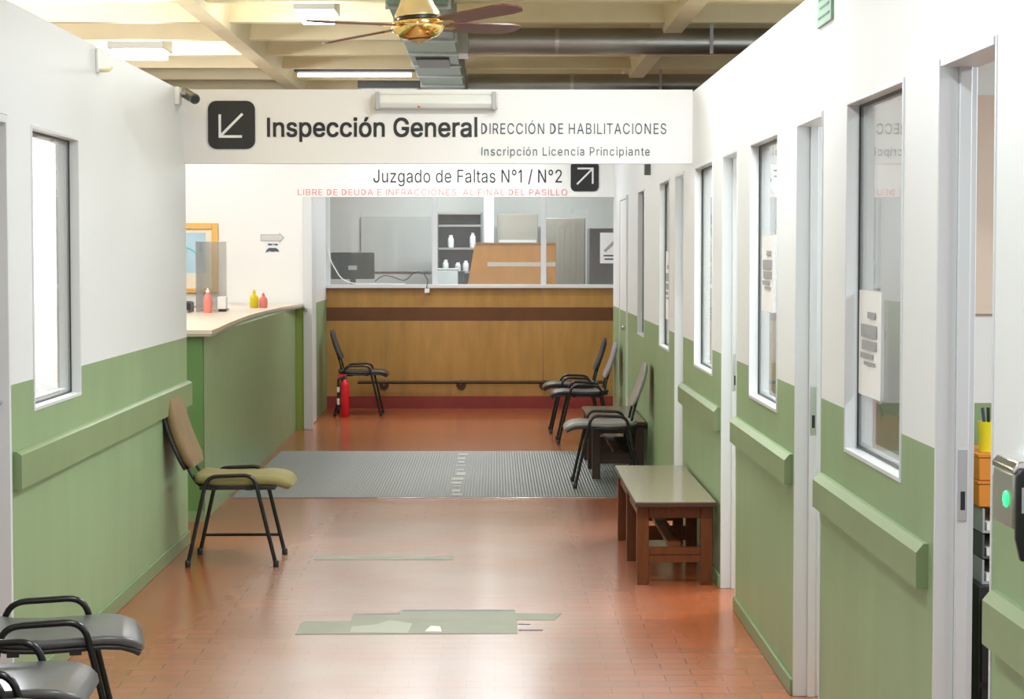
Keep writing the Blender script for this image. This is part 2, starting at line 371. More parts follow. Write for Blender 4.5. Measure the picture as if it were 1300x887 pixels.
GLYPHS = {'/':(249,[[235,533,71,-76,14,-76,178,533]]),'1':(453,[[76,0,76,55,391,55,391,0],
[276,509,276,0,212,0,212,448,209,448,86,358,86,427,198,509]]),'2':(453,[[64,0,64,47,234,229,248,243,261,257,272,270,282,282,291,294,299,305,305,316,311,327,315,337,318,348,320,360,320,371,319,385,317,397,313,408,308,419,301,428,293,436,283,443,273,449,262,454,250,457,237,459,224,460,209,459,196,457,184,453,172,447,162,441,153,433,145,424,139,413,134,402,130,390,128,376,127,362,66,362,67,384,71,405,77,424,86,442,98,459,111,473,126,486,143,496,162,505,182,511,203,514,225,516,247,514,268,511,288,505,306,497,323,486,337,474,350,461,361,445,370,428,376,411,380,392,381,372,380,358,378,345,375,331,371,318,365,304,357,290,347,275,336,259,322,241,306,223,288,202,267,180,153,60,153,57,389,57,389,0]]),'A':(480,[[16,0,201,509,276,509,463,0,395,0,287,302,282,317,276,334,270,352,264,372,257,394,250,420,241,447,232,478,245,478,236,447,228,419,220,393,213,371,206,351,201,333,195,317,191,302,85,0],
[110,142,110,199,370,199,370,142]]),'B':(456,[[60,0,60,509,241,509,266,508,289,504,310,499,329,491,345,481,359,469,371,456,381,442,388,426,394,410,397,392,398,374,397,358,395,344,392,331,387,320,380,310,373,301,365,293,356,286,347,280,336,275,326,270,315,267,315,262,327,261,339,257,351,252,363,245,374,237,385,227,394,216,402,203,409,189,414,173,417,155,418,136,417,117,413,100,408,83,400,67,390,52,377,39,362,28,344,18,324,10,301,4,275,1,247,0],
[125,57,245,57,272,58,296,63,315,70,330,80,341,92,349,105,354,120,355,137,355,149,352,161,348,173,342,184,335,194,327,203,317,211,306,218,293,224,279,228,264,230,248,231,125,231],
[125,285,238,285,252,286,265,288,277,291,288,296,299,302,308,309,316,317,323,326,329,337,333,348,335,359,336,372,334,388,330,403,323,417,313,429,299,439,283,446,263,450,240,452,125,452]]),'C':(510,[[267,-7,235,-5,205,1,177,11,150,25,126,42,104,63,86,88,70,115,57,146,48,179,42,215,40,254,42,293,48,329,57,362,70,393,86,421,104,445,126,466,150,484,177,498,205,508,235,514,267,516,286,515,305,513,323,509,340,504,357,498,373,490,388,481,402,471,415,460,427,447,438,433,448,418,456,402,463,385,469,367,473,348,408,348,405,361,401,373,395,384,389,395,382,404,375,413,366,421,357,428,348,435,337,440,327,445,315,449,304,452,292,454,280,455,267,456,245,454,223,450,203,443,184,432,166,419,150,403,137,385,125,364,116,340,109,314,105,285,103,254,105,223,109,194,116,168,125,145,137,123,151,105,166,89,184,76,203,66,223,59,245,54,267,53,280,53,292,55,304,57,315,60,327,64,337,69,348,74,357,81,366,88,375,96,382,105,389,114,395,125,401,136,405,148,408,160,473,160,469,142,463,124,457,107,448,91,438,76,428,62,416,49,402,38,388,28,373,19,357,11,341,5,323,0,305,-4,286,-6]]),'D':(502,[[219,0,96,0,96,57,215,57,244,58,272,63,296,70,318,81,337,94,354,110,368,128,379,149,388,172,394,198,398,226,399,255,398,285,394,312,388,337,379,361,368,381,354,399,338,415,320,428,299,438,275,446,249,450,221,452,93,452,93,509,225,509,261,507,294,501,325,492,353,478,377,461,399,441,418,418,433,391,446,361,455,329,460,293,462,255,460,217,455,181,446,149,433,119,417,92,398,68,376,48,351,31,322,17,291,8,256,2],
[125,509,125,0,60,0,60,509]]),'E':(419,[[60,0,60,509,372,509,372,452,125,452,125,286,355,286,355,229,125,229,125,57,375,57,375,0]]),'F':(410,[[60,0,60,509,369,509,369,452,125,452,125,278,346,278,346,221,125,221,125,0]]),'G':(520,[[269,-7,236,-5,205,1,176,11,149,25,125,43,104,64,85,88,69,116,57,146,47,179,42,215,40,254,42,293,47,329,57,362,69,393,85,421,103,445,125,466,149,484,175,498,203,508,233,514,265,516,285,515,304,513,322,509,340,504,358,497,374,489,389,480,403,469,416,458,429,445,439,431,449,416,458,401,465,384,470,367,474,349,408,349,404,361,399,372,393,383,387,393,380,403,373,411,365,420,356,427,347,434,337,439,326,444,315,448,304,452,291,454,279,455,265,456,243,454,222,450,202,443,183,432,166,419,150,404,137,385,125,364,116,340,109,314,105,285,103,254,105,223,109,194,116,168,125,145,137,124,151,105,166,90,184,76,203,66,224,59,246,54,269,53,290,54,309,57,328,63,345,71,360,81,374,93,386,107,396,123,404,141,410,160,414,180,415,202,434,199,283,199,283,256,478,256,478,200,476,170,471,141,463,115,451,91,436,69,419,50,399,33,377,19,352,8,326,0,298,-5]]),'H':(517,[[60,0,60,509,125,509,125,289,392,289,392,509,457,509,457,0,392,0,392,232,125,232,125,0]]),'I':(300,[[31,0,31,57,118,57,118,452,31,452,31,509,269,509,269,452,183,452,183,57,269,57,269,0]]),'J':(396,[[185,-7,153,-4,124,3,98,15,75,33,57,55,44,81,36,111,33,145,33,173,98,173,98,145,99,123,104,104,111,88,122,74,134,64,149,56,166,51,185,50,204,51,220,56,235,64,248,74,258,88,266,104,270,123,272,145,272,509,336,509,336,145,334,111,326,81,313,55,294,33,271,15,246,3,217,-4]]),'L':(393,[[60,0,60,509,125,509,125,57,361,57,361,0]]),'N':(523,[[60,0,60,509,136,509,343,183,347,176,352,169,357,160,363,151,369,141,375,130,381,119,388,107,394,94,401,82,407,68,414,55,405,54,403,68,402,81,401,95,401,108,400,121,400,134,399,146,399,157,399,195,399,509,463,509,463,0,387,0,202,290,177,331,171,342,164,354,156,367,148,381,108,452,119,454,122,384,124,328,125,291,125,0]]),'O':(533,[[267,-7,235,-5,205,1,177,11,150,25,126,42,105,63,86,88,70,115,57,146,48,179,42,215,40,254,42,293,48,329,57,362,70,393,86,421,105,445,126,466,150,484,177,498,205,508,235,514,267,516,299,514,329,508,357,498,384,484,408,466,429,445,448,421,464,393,477,362,486,329,491,293,493,254,491,215,486,179,477,146,464,115,448,88,429,63,408,42,384,25,357,11,329,1,299,-5],
[267,53,289,54,310,59,330,66,349,76,367,89,383,105,396,123,408,144,418,168,425,194,429,223,430,254,429,286,425,314,418,341,408,365,396,386,383,404,367,420,349,433,330,443,310,450,289,454,267,456,245,454,223,450,203,443,184,433,167,420,151,404,137,385,125,364,116,340,109,314,105,285,103,254,105,223,109,194,116,168,125,144,137,123,151,105,167,89,184,76,203,66,223,59,245,54]]),'P':(445,[[60,0,60,509,235,509,263,507,289,503,312,497,332,487,350,476,366,462,379,447,390,430,398,411,404,391,407,370,409,348,407,325,404,304,398,284,390,265,379,248,366,233,350,219,332,207,312,198,289,191,263,187,235,186,109,186,109,242,233,242,252,243,269,246,284,250,297,256,308,264,318,272,327,282,333,294,338,306,342,319,344,333,344,348,344,362,342,376,338,389,333,402,326,413,318,423,308,431,297,439,284,444,268,449,251,451,232,452,125,452,125,0]]),'R':(449,[[60,0,60,509,236,509,264,507,290,504,313,497,333,489,351,478,367,465,380,450,390,433,399,415,405,395,408,374,409,352,408,330,405,309,399,290,390,271,380,255,367,240,351,228,333,217,312,209,289,203,264,199,236,198,96,198,96,255,234,255,252,256,269,258,284,262,298,267,309,273,319,281,327,290,334,300,339,312,342,324,344,338,345,352,344,367,342,380,339,393,334,405,327,415,319,425,309,433,298,440,284,445,269,449,252,451,233,452,125,452,125,0],
[353,0,230,229,303,229,428,0]]),'S':(447,[[224,-9,197,-8,172,-4,149,1,128,9,108,19,91,31,76,45,64,60,54,77,46,96,41,115,38,137,104,137,107,123,110,110,116,98,123,88,132,79,142,71,154,64,166,59,180,55,194,52,209,50,224,49,241,50,257,52,272,55,286,60,299,66,311,74,321,82,329,92,336,102,341,114,345,126,346,139,345,151,342,161,338,171,332,179,325,186,316,193,307,199,296,205,284,209,272,214,259,218,245,222,184,239,154,249,128,260,105,274,86,289,71,307,60,326,54,348,52,372,53,393,58,413,65,431,75,448,87,463,102,476,119,488,138,498,158,506,180,511,203,514,227,516,252,514,275,511,296,505,316,498,334,488,351,476,365,463,377,449,387,433,394,415,399,397,401,378,337,378,334,396,326,412,316,426,302,437,286,447,267,453,247,457,225,459,209,458,194,456,180,452,167,448,156,442,145,435,136,427,129,418,123,409,118,398,116,387,115,376,116,363,119,352,124,342,131,334,139,326,148,319,158,313,169,308,180,304,191,300,202,296,212,293,264,279,276,276,287,272,299,268,312,264,324,258,336,252,347,245,359,238,369,229,379,220,387,209,395,198,401,185,405,171,407,155,408,139,407,118,403,99,396,81,386,64,374,48,360,34,343,21,323,11,302,2,278,-4,252,-8]]),'T':(449,[[32,452,32,509,417,509,417,452,257,452,257,0,193,0,193,452]]),'U':(517,[[259,-8,230,-7,203,-2,177,5,154,15,133,28,114,43,98,60,85,80,74,101,66,124,62,148,60,173,60,509,124,509,124,178,125,160,128,144,133,128,141,113,150,99,160,87,173,77,187,68,203,61,220,56,239,53,259,52,279,53,298,56,315,61,331,68,345,77,357,87,368,99,377,113,384,128,389,144,392,160,393,178,393,509,457,509,457,173,456,148,451,124,443,101,433,80,419,60,403,43,384,28,363,15,340,5,315,-2,288,-7]]),'a':(389,[[160,-9,142,-8,126,-5,110,-1,94,5,80,12,68,22,57,32,48,45,40,58,35,73,31,90,30,108,31,123,34,138,38,150,43,161,50,171,58,179,67,187,78,193,89,199,100,203,112,207,125,211,138,213,152,216,165,218,178,220,234,227,244,228,252,230,259,232,265,235,270,238,273,243,275,248,276,255,276,257,275,268,273,279,271,288,267,297,262,304,256,311,248,317,240,322,230,326,220,329,208,330,196,331,183,330,171,329,159,326,149,322,140,318,132,313,124,307,118,301,112,294,107,288,103,281,100,274,41,291,48,308,57,322,67,335,79,346,91,355,104,364,118,370,133,375,148,379,163,382,179,384,194,384,204,384,215,383,227,382,239,379,251,376,263,372,275,367,286,360,296,353,306,343,315,333,322,320,329,306,333,290,336,272,337,251,337,0,277,0,277,52,272,52,269,45,264,38,258,32,252,25,244,18,236,12,226,6,215,1,203,-3,190,-6,176,-8],
[170,45,187,46,202,49,216,53,228,59,239,66,248,74,257,83,263,93,269,104,272,115,275,126,276,138,276,190,273,188,270,186,265,184,259,182,253,180,246,179,239,177,231,176,200,171,175,168,165,166,154,164,144,162,134,159,125,155,117,150,110,145,103,139,98,132,95,124,93,115,92,105,92,95,94,87,98,79,102,72,107,66,114,61,121,56,130,52,139,49,149,47,159,46]]),'c':(396,[[207,-8,182,-7,159,-2,137,6,117,16,98,30,82,46,68,64,56,85,46,108,40,133,36,159,34,187,36,216,40,243,46,268,56,291,68,312,82,330,98,346,117,360,137,371,159,378,182,383,207,384,221,384,234,383,247,380,260,377,272,373,284,368,295,362,305,356,315,349,324,341,332,332,340,322,347,312,353,301,358,289,362,277,303,262,301,269,298,276,294,283,290,289,286,295,281,301,276,306,270,311,264,315,257,319,250,322,242,325,234,327,226,329,217,329,207,330,189,329,173,325,158,319,145,310,134,300,124,287,115,274,108,258,103,242,99,224,97,206,96,187,97,169,99,151,103,134,108,117,115,102,124,89,134,76,145,66,158,57,173,51,189,48,207,46,217,47,226,48,234,49,243,52,250,54,258,58,264,62,271,66,277,71,282,76,287,82,292,89,296,95,299,102,302,110,304,117,363,102,359,90,354,78,348,67,341,56,334,46,325,37,316,29,306,21,296,15,285,9,273,4,261,-1,248,-4,235,-6,221,-8]]),'d':(424,[[195,-8,172,-7,151,-2,130,5,111,16,94,29,79,45,66,64,55,84,46,108,39,133,35,160,34,189,35,218,39,245,46,270,55,293,66,313,79,332,95,347,112,361,131,371,151,378,173,383,196,384,213,384,228,381,241,378,253,373,263,367,272,360,280,353,287,346,293,338,298,331,303,325,306,319,311,319,311,509,372,509,372,0,313,0,313,59,307,59,303,53,298,46,293,39,287,31,280,24,272,17,263,10,252,4,241,-1,227,-5,212,-7],
[205,47,221,48,236,51,250,57,263,65,274,75,284,86,293,100,299,115,305,132,309,150,311,169,312,189,311,210,309,229,305,247,300,263,293,278,284,291,275,302,263,312,251,320,237,325,221,329,205,330,187,329,172,325,157,319,145,311,133,301,124,290,115,276,108,261,103,245,99,227,97,209,96,189,97,170,99,151,103,133,109,117,115,101,124,88,134,76,145,66,158,57,172,51,188,48]]),'e':(404,[[212,-8,185,-7,161,-2,138,6,117,16,98,30,82,46,68,64,56,85,46,108,40,132,35,159,34,187,35,215,39,242,46,267,55,290,67,311,81,329,97,346,115,359,135,370,157,378,180,383,205,384,221,384,236,382,251,379,266,374,280,368,294,361,307,351,319,341,331,329,341,315,350,299,357,282,363,263,368,242,370,219,371,194,371,169,75,169,75,221,338,221,310,202,309,220,307,237,303,254,298,269,291,282,283,294,273,305,263,314,250,321,237,326,222,329,205,330,189,329,173,326,159,321,146,313,135,304,125,294,116,282,109,270,103,256,99,241,97,226,96,211,96,178,97,157,100,139,104,122,110,106,118,92,128,80,139,70,151,61,165,55,179,50,195,47,212,46,224,47,234,48,244,50,254,53,263,56,271,61,278,66,285,73,292,80,297,88,302,96,306,105,365,91,360,77,353,63,345,51,335,39,324,29,311,19,298,11,283,4,266,-1,249,-5,231,-7]]),'g':(425,[[207,-151,187,-150,168,-148,150,-144,134,-140,119,-134,105,-127,93,-119,82,-110,73,-101,64,-91,57,-80,51,-69,101,-41,106,-47,110,-53,116,-59,122,-66,128,-72,136,-78,145,-83,154,-88,165,-92,178,-95,192,-97,207,-97,229,-96,249,-92,267,-85,282,-75,295,-62,304,-47,310,-28,311,-6,311,68,306,68,302,62,298,56,293,49,287,41,280,34,272,28,263,21,252,16,241,11,227,8,212,5,195,5,173,6,152,10,132,17,113,27,95,39,80,53,67,71,55,90,46,112,39,136,35,163,34,191,35,220,39,246,46,271,55,293,66,314,80,332,95,347,112,361,131,371,152,378,173,383,196,384,213,384,228,382,242,378,253,373,264,367,273,360,281,353,288,346,294,338,299,331,304,325,308,319,313,319,313,379,372,379,372,-9,371,-32,367,-54,360,-73,350,-90,338,-104,324,-117,308,-127,291,-136,271,-142,251,-147,229,-150],
[205,59,222,60,237,63,251,68,264,75,275,84,285,95,293,107,300,121,305,137,309,154,312,172,312,193,312,212,309,231,305,248,300,264,293,278,285,291,275,303,264,312,251,320,237,325,222,329,205,330,188,329,172,325,158,320,145,312,134,302,124,290,115,277,109,262,103,246,99,229,97,212,96,193,97,173,99,155,103,138,109,123,116,108,124,96,134,85,145,76,158,68,172,63,188,60]]),'i':(167,[[53,0,53,379,114,379,114,0],
[84,443,75,444,67,446,60,449,54,455,48,461,44,468,42,475,41,483,42,491,44,499,48,506,54,512,60,517,67,521,75,523,84,524,92,523,100,521,107,517,114,512,119,506,123,499,126,491,126,483,126,475,123,468,119,461,114,455,107,449,100,446,92,444]]),'l':(189,[[139,-2,119,-1,101,3,86,10,74,20,65,33,58,47,54,65,53,84,53,509,114,509,114,99,114,87,115,77,117,68,120,62,124,58,130,54,137,53,146,52,160,53,170,54,181,3,162,-1,156,-2,151,-2,145,-2]]),'n':(410,[[114,227,114,0,53,0,53,379,112,379,112,287,102,287,112,312,124,332,137,349,152,362,169,372,187,379,207,383,227,384,246,383,264,380,280,376,295,369,309,360,321,349,332,336,341,321,348,304,353,285,356,264,357,240,357,0,296,0,296,235,295,256,290,275,283,291,273,304,260,315,246,323,229,328,210,329,197,328,184,326,172,322,161,317,150,311,141,303,133,293,126,283,121,271,117,257,114,243]]),'o':(415,[[207,-8,182,-7,159,-2,137,6,117,16,98,30,82,46,68,64,56,85,46,108,40,133,36,159,34,187,36,216,40,243,46,268,56,291,68,312,82,330,98,346,117,360,137,371,159,378,182,383,207,384,233,383,256,378,278,371,299,360,317,346,333,330,347,312,359,291,369,268,376,243,380,216,381,187,380,159,376,133,369,108,359,85,347,64,333,46,317,30,299,16,278,6,256,-2,233,-7],
[207,46,226,48,242,51,257,57,270,66,282,76,292,89,300,102,307,117,312,134,316,151,318,169,319,187,318,206,316,224,312,242,307,258,300,274,292,287,282,300,270,310,257,319,242,325,226,329,207,330,189,329,173,325,158,319,145,310,134,300,124,287,115,274,108,258,103,242,99,224,97,206,96,187,97,169,99,151,103,134,108,117,115,102,124,89,134,76,145,66,158,57,173,51,189,48]]),'p':(424,[[53,-143,53,379,112,379,112,319,118,319,122,325,126,331,131,338,137,346,144,353,152,360,161,367,171,373,183,378,197,381,212,384,229,384,252,383,274,378,294,371,313,361,330,347,345,332,359,313,370,293,379,270,385,245,389,218,390,189,389,160,385,133,379,108,370,84,359,64,346,45,330,29,313,16,294,5,274,-2,252,-7,229,-8,213,-7,198,-5,184,-1,173,4,162,10,153,17,145,24,138,31,132,39,127,46,122,53,118,59,114,59,114,-143],
[220,47,237,48,253,51,267,57,279,66,291,76,301,88,309,101,316,117,321,133,325,151,327,170,328,189,327,209,325,227,321,245,316,261,309,276,301,290,291,301,280,311,267,319,253,325,237,329,220,330,203,329,188,325,174,320,161,312,150,302,140,291,132,278,125,263,120,247,116,229,113,210,113,189,113,169,116,150,120,132,125,115,132,100,140,86,150,75,162,65,174,57,188,51,204,48]]),'r':(259,[[53,0,53,379,112,379,112,321,115,321,122,335,130,347,140,358,152,367,166,375,181,380,196,384,213,385,229,384,243,384,243,322,230,324,224,325,219,325,213,326,207,326,194,325,182,323,170,319,159,315,149,309,140,301,132,293,126,284,121,273,117,262,114,250,114,237,114,0]]),'s':(365,[[182,-8,163,-7,145,-5,128,-2,112,3,98,10,84,18,72,27,62,38,53,50,45,63,40,78,36,94,94,107,99,92,105,79,114,69,124,60,136,54,150,49,165,46,181,45,200,46,217,50,232,55,244,62,255,71,262,81,267,91,268,103,267,112,265,121,260,129,254,136,246,142,237,147,225,151,212,155,149,170,125,177,104,186,87,196,72,208,61,222,53,237,48,255,47,274,48,290,51,305,57,319,65,332,75,343,87,354,100,363,115,370,131,377,149,381,167,384,187,384,206,384,223,381,239,378,254,372,267,366,279,358,290,349,299,339,307,328,314,316,319,303,324,290,268,277,264,288,258,298,251,307,243,316,232,323,219,328,205,331,187,333,171,332,156,329,143,324,131,317,121,308,114,299,110,289,109,277,110,267,112,258,117,250,124,243,133,237,144,232,157,227,172,223,229,209,254,202,275,194,292,183,306,171,317,158,325,142,330,125,331,107,330,90,326,75,321,61,312,47,302,35,290,24,276,15,260,6,242,0,223,-5,203,-7]]),'t':(227,[[204,379,204,327,6,327,6,379],
[65,471,126,471,126,98,127,86,128,76,132,68,136,61,142,56,150,53,159,51,170,50,185,51,202,54,213,2,208,0,203,-1,198,-2,192,-3,186,-3,180,-4,174,-4,168,-4,145,-3,125,2,107,10,92,21,80,35,72,52,67,71,65,93]]),'u':(410,[[182,-5,164,-4,146,-1,130,4,115,11,101,20,89,31,78,44,69,59,62,76,57,95,54,116,53,139,53,379,114,379,114,144,115,123,119,105,127,89,137,75,150,64,164,56,181,52,200,50,213,51,226,53,238,57,249,62,259,69,268,77,276,86,283,97,289,109,293,122,295,137,296,153,296,379,357,379,357,0,298,0,298,92,307,92,297,67,286,47,272,30,257,17,240,7,222,0,203,-4]]),'z':(380,[[42,0,42,46,254,320,254,323,48,323,48,379,333,379,333,331,126,60,126,56,339,56,339,0]]),'°':(316,[[158,283,143,284,128,287,114,292,101,298,88,307,77,316,67,327,59,340,52,353,47,367,44,382,43,397,44,413,47,428,52,442,59,455,67,468,77,479,88,489,101,497,114,504,128,509,143,512,158,513,174,512,188,509,202,504,216,497,228,489,239,479,249,468,257,455,264,442,269,428,272,413,273,397,272,382,269,367,264,353,257,340,249,327,239,316,228,307,216,298,202,292,188,287,174,284],
[158,334,167,335,175,336,183,339,190,343,197,347,203,353,209,359,213,366,217,373,220,381,221,389,222,397,221,406,220,414,217,422,213,430,209,437,203,443,197,448,190,453,183,457,175,459,167,461,158,462,150,461,141,459,134,457,126,453,119,448,113,443,108,437,103,430,99,422,97,414,95,406,95,397,95,389,97,381,99,373,103,366,108,359,113,353,119,347,126,343,134,339,141,336,150,335]]),'Ó':(533,[[267,-7,235,-5,205,1,177,11,150,25,126,42,105,63,86,88,70,115,57,146,48,179,42,215,40,254,42,293,48,329,57,362,70,393,86,421,105,445,126,466,150,484,177,498,205,508,235,514,267,516,299,514,329,508,357,498,384,484,408,466,429,445,448,421,464,393,477,362,486,329,491,293,493,254,491,215,486,179,477,146,464,115,448,88,429,63,408,42,384,25,357,11,329,1,299,-5],
[267,53,289,54,310,59,330,66,349,76,367,89,383,105,396,123,408,144,418,168,425,194,429,223,430,254,429,286,425,314,418,341,408,365,396,386,383,404,367,420,349,433,330,443,310,450,289,454,267,456,245,454,223,450,203,443,184,433,167,420,151,404,137,385,125,364,116,340,109,314,105,285,103,254,105,223,109,194,116,168,125,144,137,123,151,105,167,89,184,76,203,66,223,59,245,54],
[240,558,288,659,356,659,290,558]]),'ó':(415,[[207,-8,182,-7,159,-2,137,6,117,16,98,30,82,46,68,64,56,85,46,108,40,133,36,159,34,187,36,216,40,243,46,268,56,291,68,312,82,330,98,346,117,360,137,371,159,378,182,383,207,384,233,383,256,378,278,371,299,360,317,346,333,330,347,312,359,291,369,268,376,243,380,216,381,187,380,159,376,133,369,108,359,85,347,64,333,46,317,30,299,16,278,6,256,-2,233,-7],
[207,46,226,48,242,51,257,57,270,66,282,76,292,89,300,102,307,117,312,134,316,151,318,169,319,187,318,206,316,224,312,242,307,258,300,274,292,287,282,300,270,310,257,319,242,325,226,329,207,330,189,329,173,325,158,319,145,310,134,300,124,287,115,274,108,258,103,242,99,224,97,206,96,187,97,169,99,151,103,134,108,117,115,102,124,89,134,76,145,66,158,57,173,51,189,48],
[181,429,228,529,297,529,231,429]])}
GLYPHS['I'] = (190, [[65, 0, 65, 509, 127, 509, 127, 0]])
GLYPHS['l'] = (172, [[57, 0, 57, 530, 115, 530, 115, 0]])
GLYPHS['1'] = (310, [[150, 0, 150, 425, 50, 355, 50, 418, 155, 509, 212, 509, 212, 0]])
def d_loop(stem, right, top, n=14):
    r = top/2; pts = [(stem[0], stem[1]), (stem[0], top-stem[1])]
    for k in range(n+1):
        a = math.pi/2-math.pi*k/n
        pts.append((right-r*0.98+stem[1]*0.98+(r-stem[1])*0.98*math.cos(a), r+(r-stem[1])*math.sin(a)))
    return [v for p in pts for v in p]
GLYPHS['D'] = (465, [d_loop((58, 0), 428, 509), d_loop((118, 56), 428-56*1.96+0, 509)])
def bowl(x0, right, lo, hi, skip=0, n=12):
    r = (hi-lo)/2; c = (hi+lo)/2
    return [(right-r+r*math.cos(math.pi/2-math.pi*k/n), c+r*math.sin(math.pi/2-math.pi*k/n)) for k in range(n+1-skip)]
def flat(pts): return [v for p in pts for v in p]
hole = flat([(122, 243), (122, 453)]+bowl(122, 346, 243, 453))
GLYPHS['P'] = (432, [flat([(60, 0), (60, 509)]+bowl(60, 409, 187, 509)+[(122, 187), (122, 0)]), hole])
GLYPHS['R'] = (445, [flat([(60, 0), (60, 509)]+bowl(60, 408, 198, 509, 2)+[(428, 0), (353, 0), (236, 198), (122, 198), (122, 0)]), flat([(122, 254), (122, 453)]+bowl(122, 346, 254, 453))])
def word_mesh(name, s, sx, sz, x0, x1, z1, m, parent, weight, spacing, pen, top, bot, total):
    c = bpy.data.curves.new(name, 'CURVE'); c.dimensions = '2D'; c.fill_mode = 'BOTH'; c.extrude = 0.01
    p = pen
    for ch in s:
        adv, loops = GLYPHS[ch]
        for lp in loops:
            sp = c.splines.new('POLY'); n = len(lp)//2; sp.points.add(n-1); sp.use_cyclic_u = True
            for i in range(n): sp.points[i].co = (p+lp[2*i]/1000, lp[2*i+1]/1000, 0, 1)
        p += adv/1000*spacing
    t = bpy.data.objects.new(name, c); COL.objects.link(t)
    bpy.context.view_layer.update()
    me = bpy.data.meshes.new_from_object(t.evaluated_get(bpy.context.evaluated_depsgraph_get()))
    bpy.data.objects.remove(t); bpy.data.curves.remove(c)
    for v in me.vertices:
        v.co = (v.co.x*sx, -(v.co.z+0.01)/0.02*0.002, (v.co.y-bot)*sz)
    if weight > 0:                                  # heavier strokes: overlapping layers of the same sheet lettering
        bm = bmesh.new()
        for q, (dx, dz) in enumerate(((-1, -1), (1, -1), (-1, 1), (1, 1), (0, 0))):
            k0 = len(bm.verts); bm.from_mesh(me); bm.verts.ensure_lookup_table()
            for v in bm.verts[k0:]: v.co += Vector((dx*weight*sx, -q*0.0001, dz*weight*sz))
        bm.to_mesh(me); bm.free()
    me.name = name; me.materials.clear(); me.materials.append(m)
    o = bpy.data.objects.new(name, me); COL.objects.link(o); o.parent = parent
    return p
def lettering(name, s, x0, x1, z0, z1, y, m, label, weight=0.0, spacing=1.0):
    t = thing(name, label, 'lettering', (x0, y, z0))
    tot = sum((0.19 if ch == ' ' else GLYPHS[ch][0]/1000)*spacing for ch in s)-0.08
    ys = [v for ch in s if ch != ' ' for lp in GLYPHS[ch][1] for v in lp[1::2]]
    top, bot = max(ys)/1000, min(ys)/1000
    sx, sz = (x1-x0)/tot, (z1-z0)/(top-bot)
    pen = -0.05
    for w in s.split(' '):
        if w: pen = word_mesh('word', w, sx, sz, x0, x1, z1, m, t, weight, spacing, pen, top, bot, tot)
        pen += 0.19*spacing
    return t
def rounded_rect(w, h, r, cx=0, cz=0, n=6):
    pts = []
    for sx, sz, a0 in ((1, 1, 0), (-1, 1, 90), (-1, -1, 180), (1, -1, 270)):
        for k in range(n+1):
            a = math.radians(a0+90*k/n)
            pts.append((cx+sx*(w/2-r)+r*math.cos(a), cz+sz*(h/2-r)+r*math.sin(a)))
    return pts

# ================================================================ ROOM SHELL
XL, XR, T = -1.66, 1.06, 0.088
TOP = 2.43
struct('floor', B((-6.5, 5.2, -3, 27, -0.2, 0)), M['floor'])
struct('ceiling', B((-6.5, 5.2, -3, 27, 3.62, 3.75)), M['cream'])
# waffle ceiling: cross ribs (tapered) and two-way beams
for k in range(22):
    y = 13.44-1.2*13+1.2*k+0.0
    if y < -2.6: continue
    bm = prism(bmesh.new(), [(y-0.06, 3.2), (y+0.06, 3.2), (y+0.13, 3.62), (y-0.13, 3.62)], 'x', -6.5, 5.2)
    struct('ceiling_rib', bm, M['cream'])
for x in (-5.05, -1.95, 1.28, 4.4):
    bm = prism(bmesh.new(), [(x-0.065, 3.15), (x+0.065, 3.15), (x+0.14, 3.62), (x-0.14, 3.62)], 'y', -3, 27)
    struct('ceiling_beam', bm, M['cream'])

def wall_y(x0, x1, ya, yb, z0, z1, openings):
    """wall running along Y with openings (y0,y1,za,zb)"""
    bm = bmesh.new(); y = ya
    for (a, b, za, zb) in sorted(openings):
        if a > y: box(bm, x0, x1, y, a, z0, z1)
        if za > z0: box(bm, x0, x1, a, b, z0, za)
        if zb < z1: box(bm, x0, x1, a, b, zb, z1)
        y = b
    box(bm, x0, x1, y, yb, z0, z1)
    return bm
DOORS = [(4.33, 4.90), (6.62, 7.20), (8.95, 9.54), (11.50, 12.03)]
WINS = [(5.31, 6.17), (7.66, 8.50), (9.95, 10.85), (12.42, 13.16), (14.51, 15.15)]
DH = 2.03
ops = [(a, b, 0, DH) for a, b in DOORS] + [(a, b, 0.97, 2.025) for a, b in WINS]
struct('wall_right', wall_y(XR, XR+T, 0.3, 18.22, 0, TOP, ops), M['wall'])
struct('wall_right_end', B((1.28, 1.38, 18.3, 20.72, 0, TOP), (1.06, 1.38, 18.22, 18.30, 0, TOP)), M['wall'])
LW = [(6.40, 7.02, 0, 2.04), (7.37, 8.21, 1.00, 2.03)]
struct('wall_left', wall_y(XL-T, XL, 0.3, 11.045, 0, TOP, LW), M['wall_l'])
# office shell to the right and left of the corridor
struct('wall_right_outer', B((3.6, 3.7, 0.3, 18.3, 0, TOP)), M['room'])
struct('wall_partition_near', B((1.15, 3.6, 6.40, 6.46, 0, TOP)), M['wall'])
struct('wall_partition_second', B((1.15, 3.6, 8.78, 8.84, 0, TOP)), M['wall'])
struct('wall_partition_third', B((1.15, 3.6, 11.20, 11.26, 0, TOP)), M['wall'])
struct('wall_partition_fourth', B((1.15, 3.6, 13.6, 13.66, 0, TOP)), M['wall'])
struct('wall_left_room_back', B((-3.0, -2.92, 5.6, 11.0, 0, TOP)), M['white'])
struct('wall_left_room_end', B((-2.92, XL-T, 10.9, 11.04, 0, TOP)), M['white'])
struct('wall_left_outer', B((-6.0, -5.9, 5.6, 24, 0, 3.6)), M['white'])
# header over the corridor
struct('wall_header', B((XL, XR, 11.0, 11.06, 2.048, TOP+0.012)), M['head'])
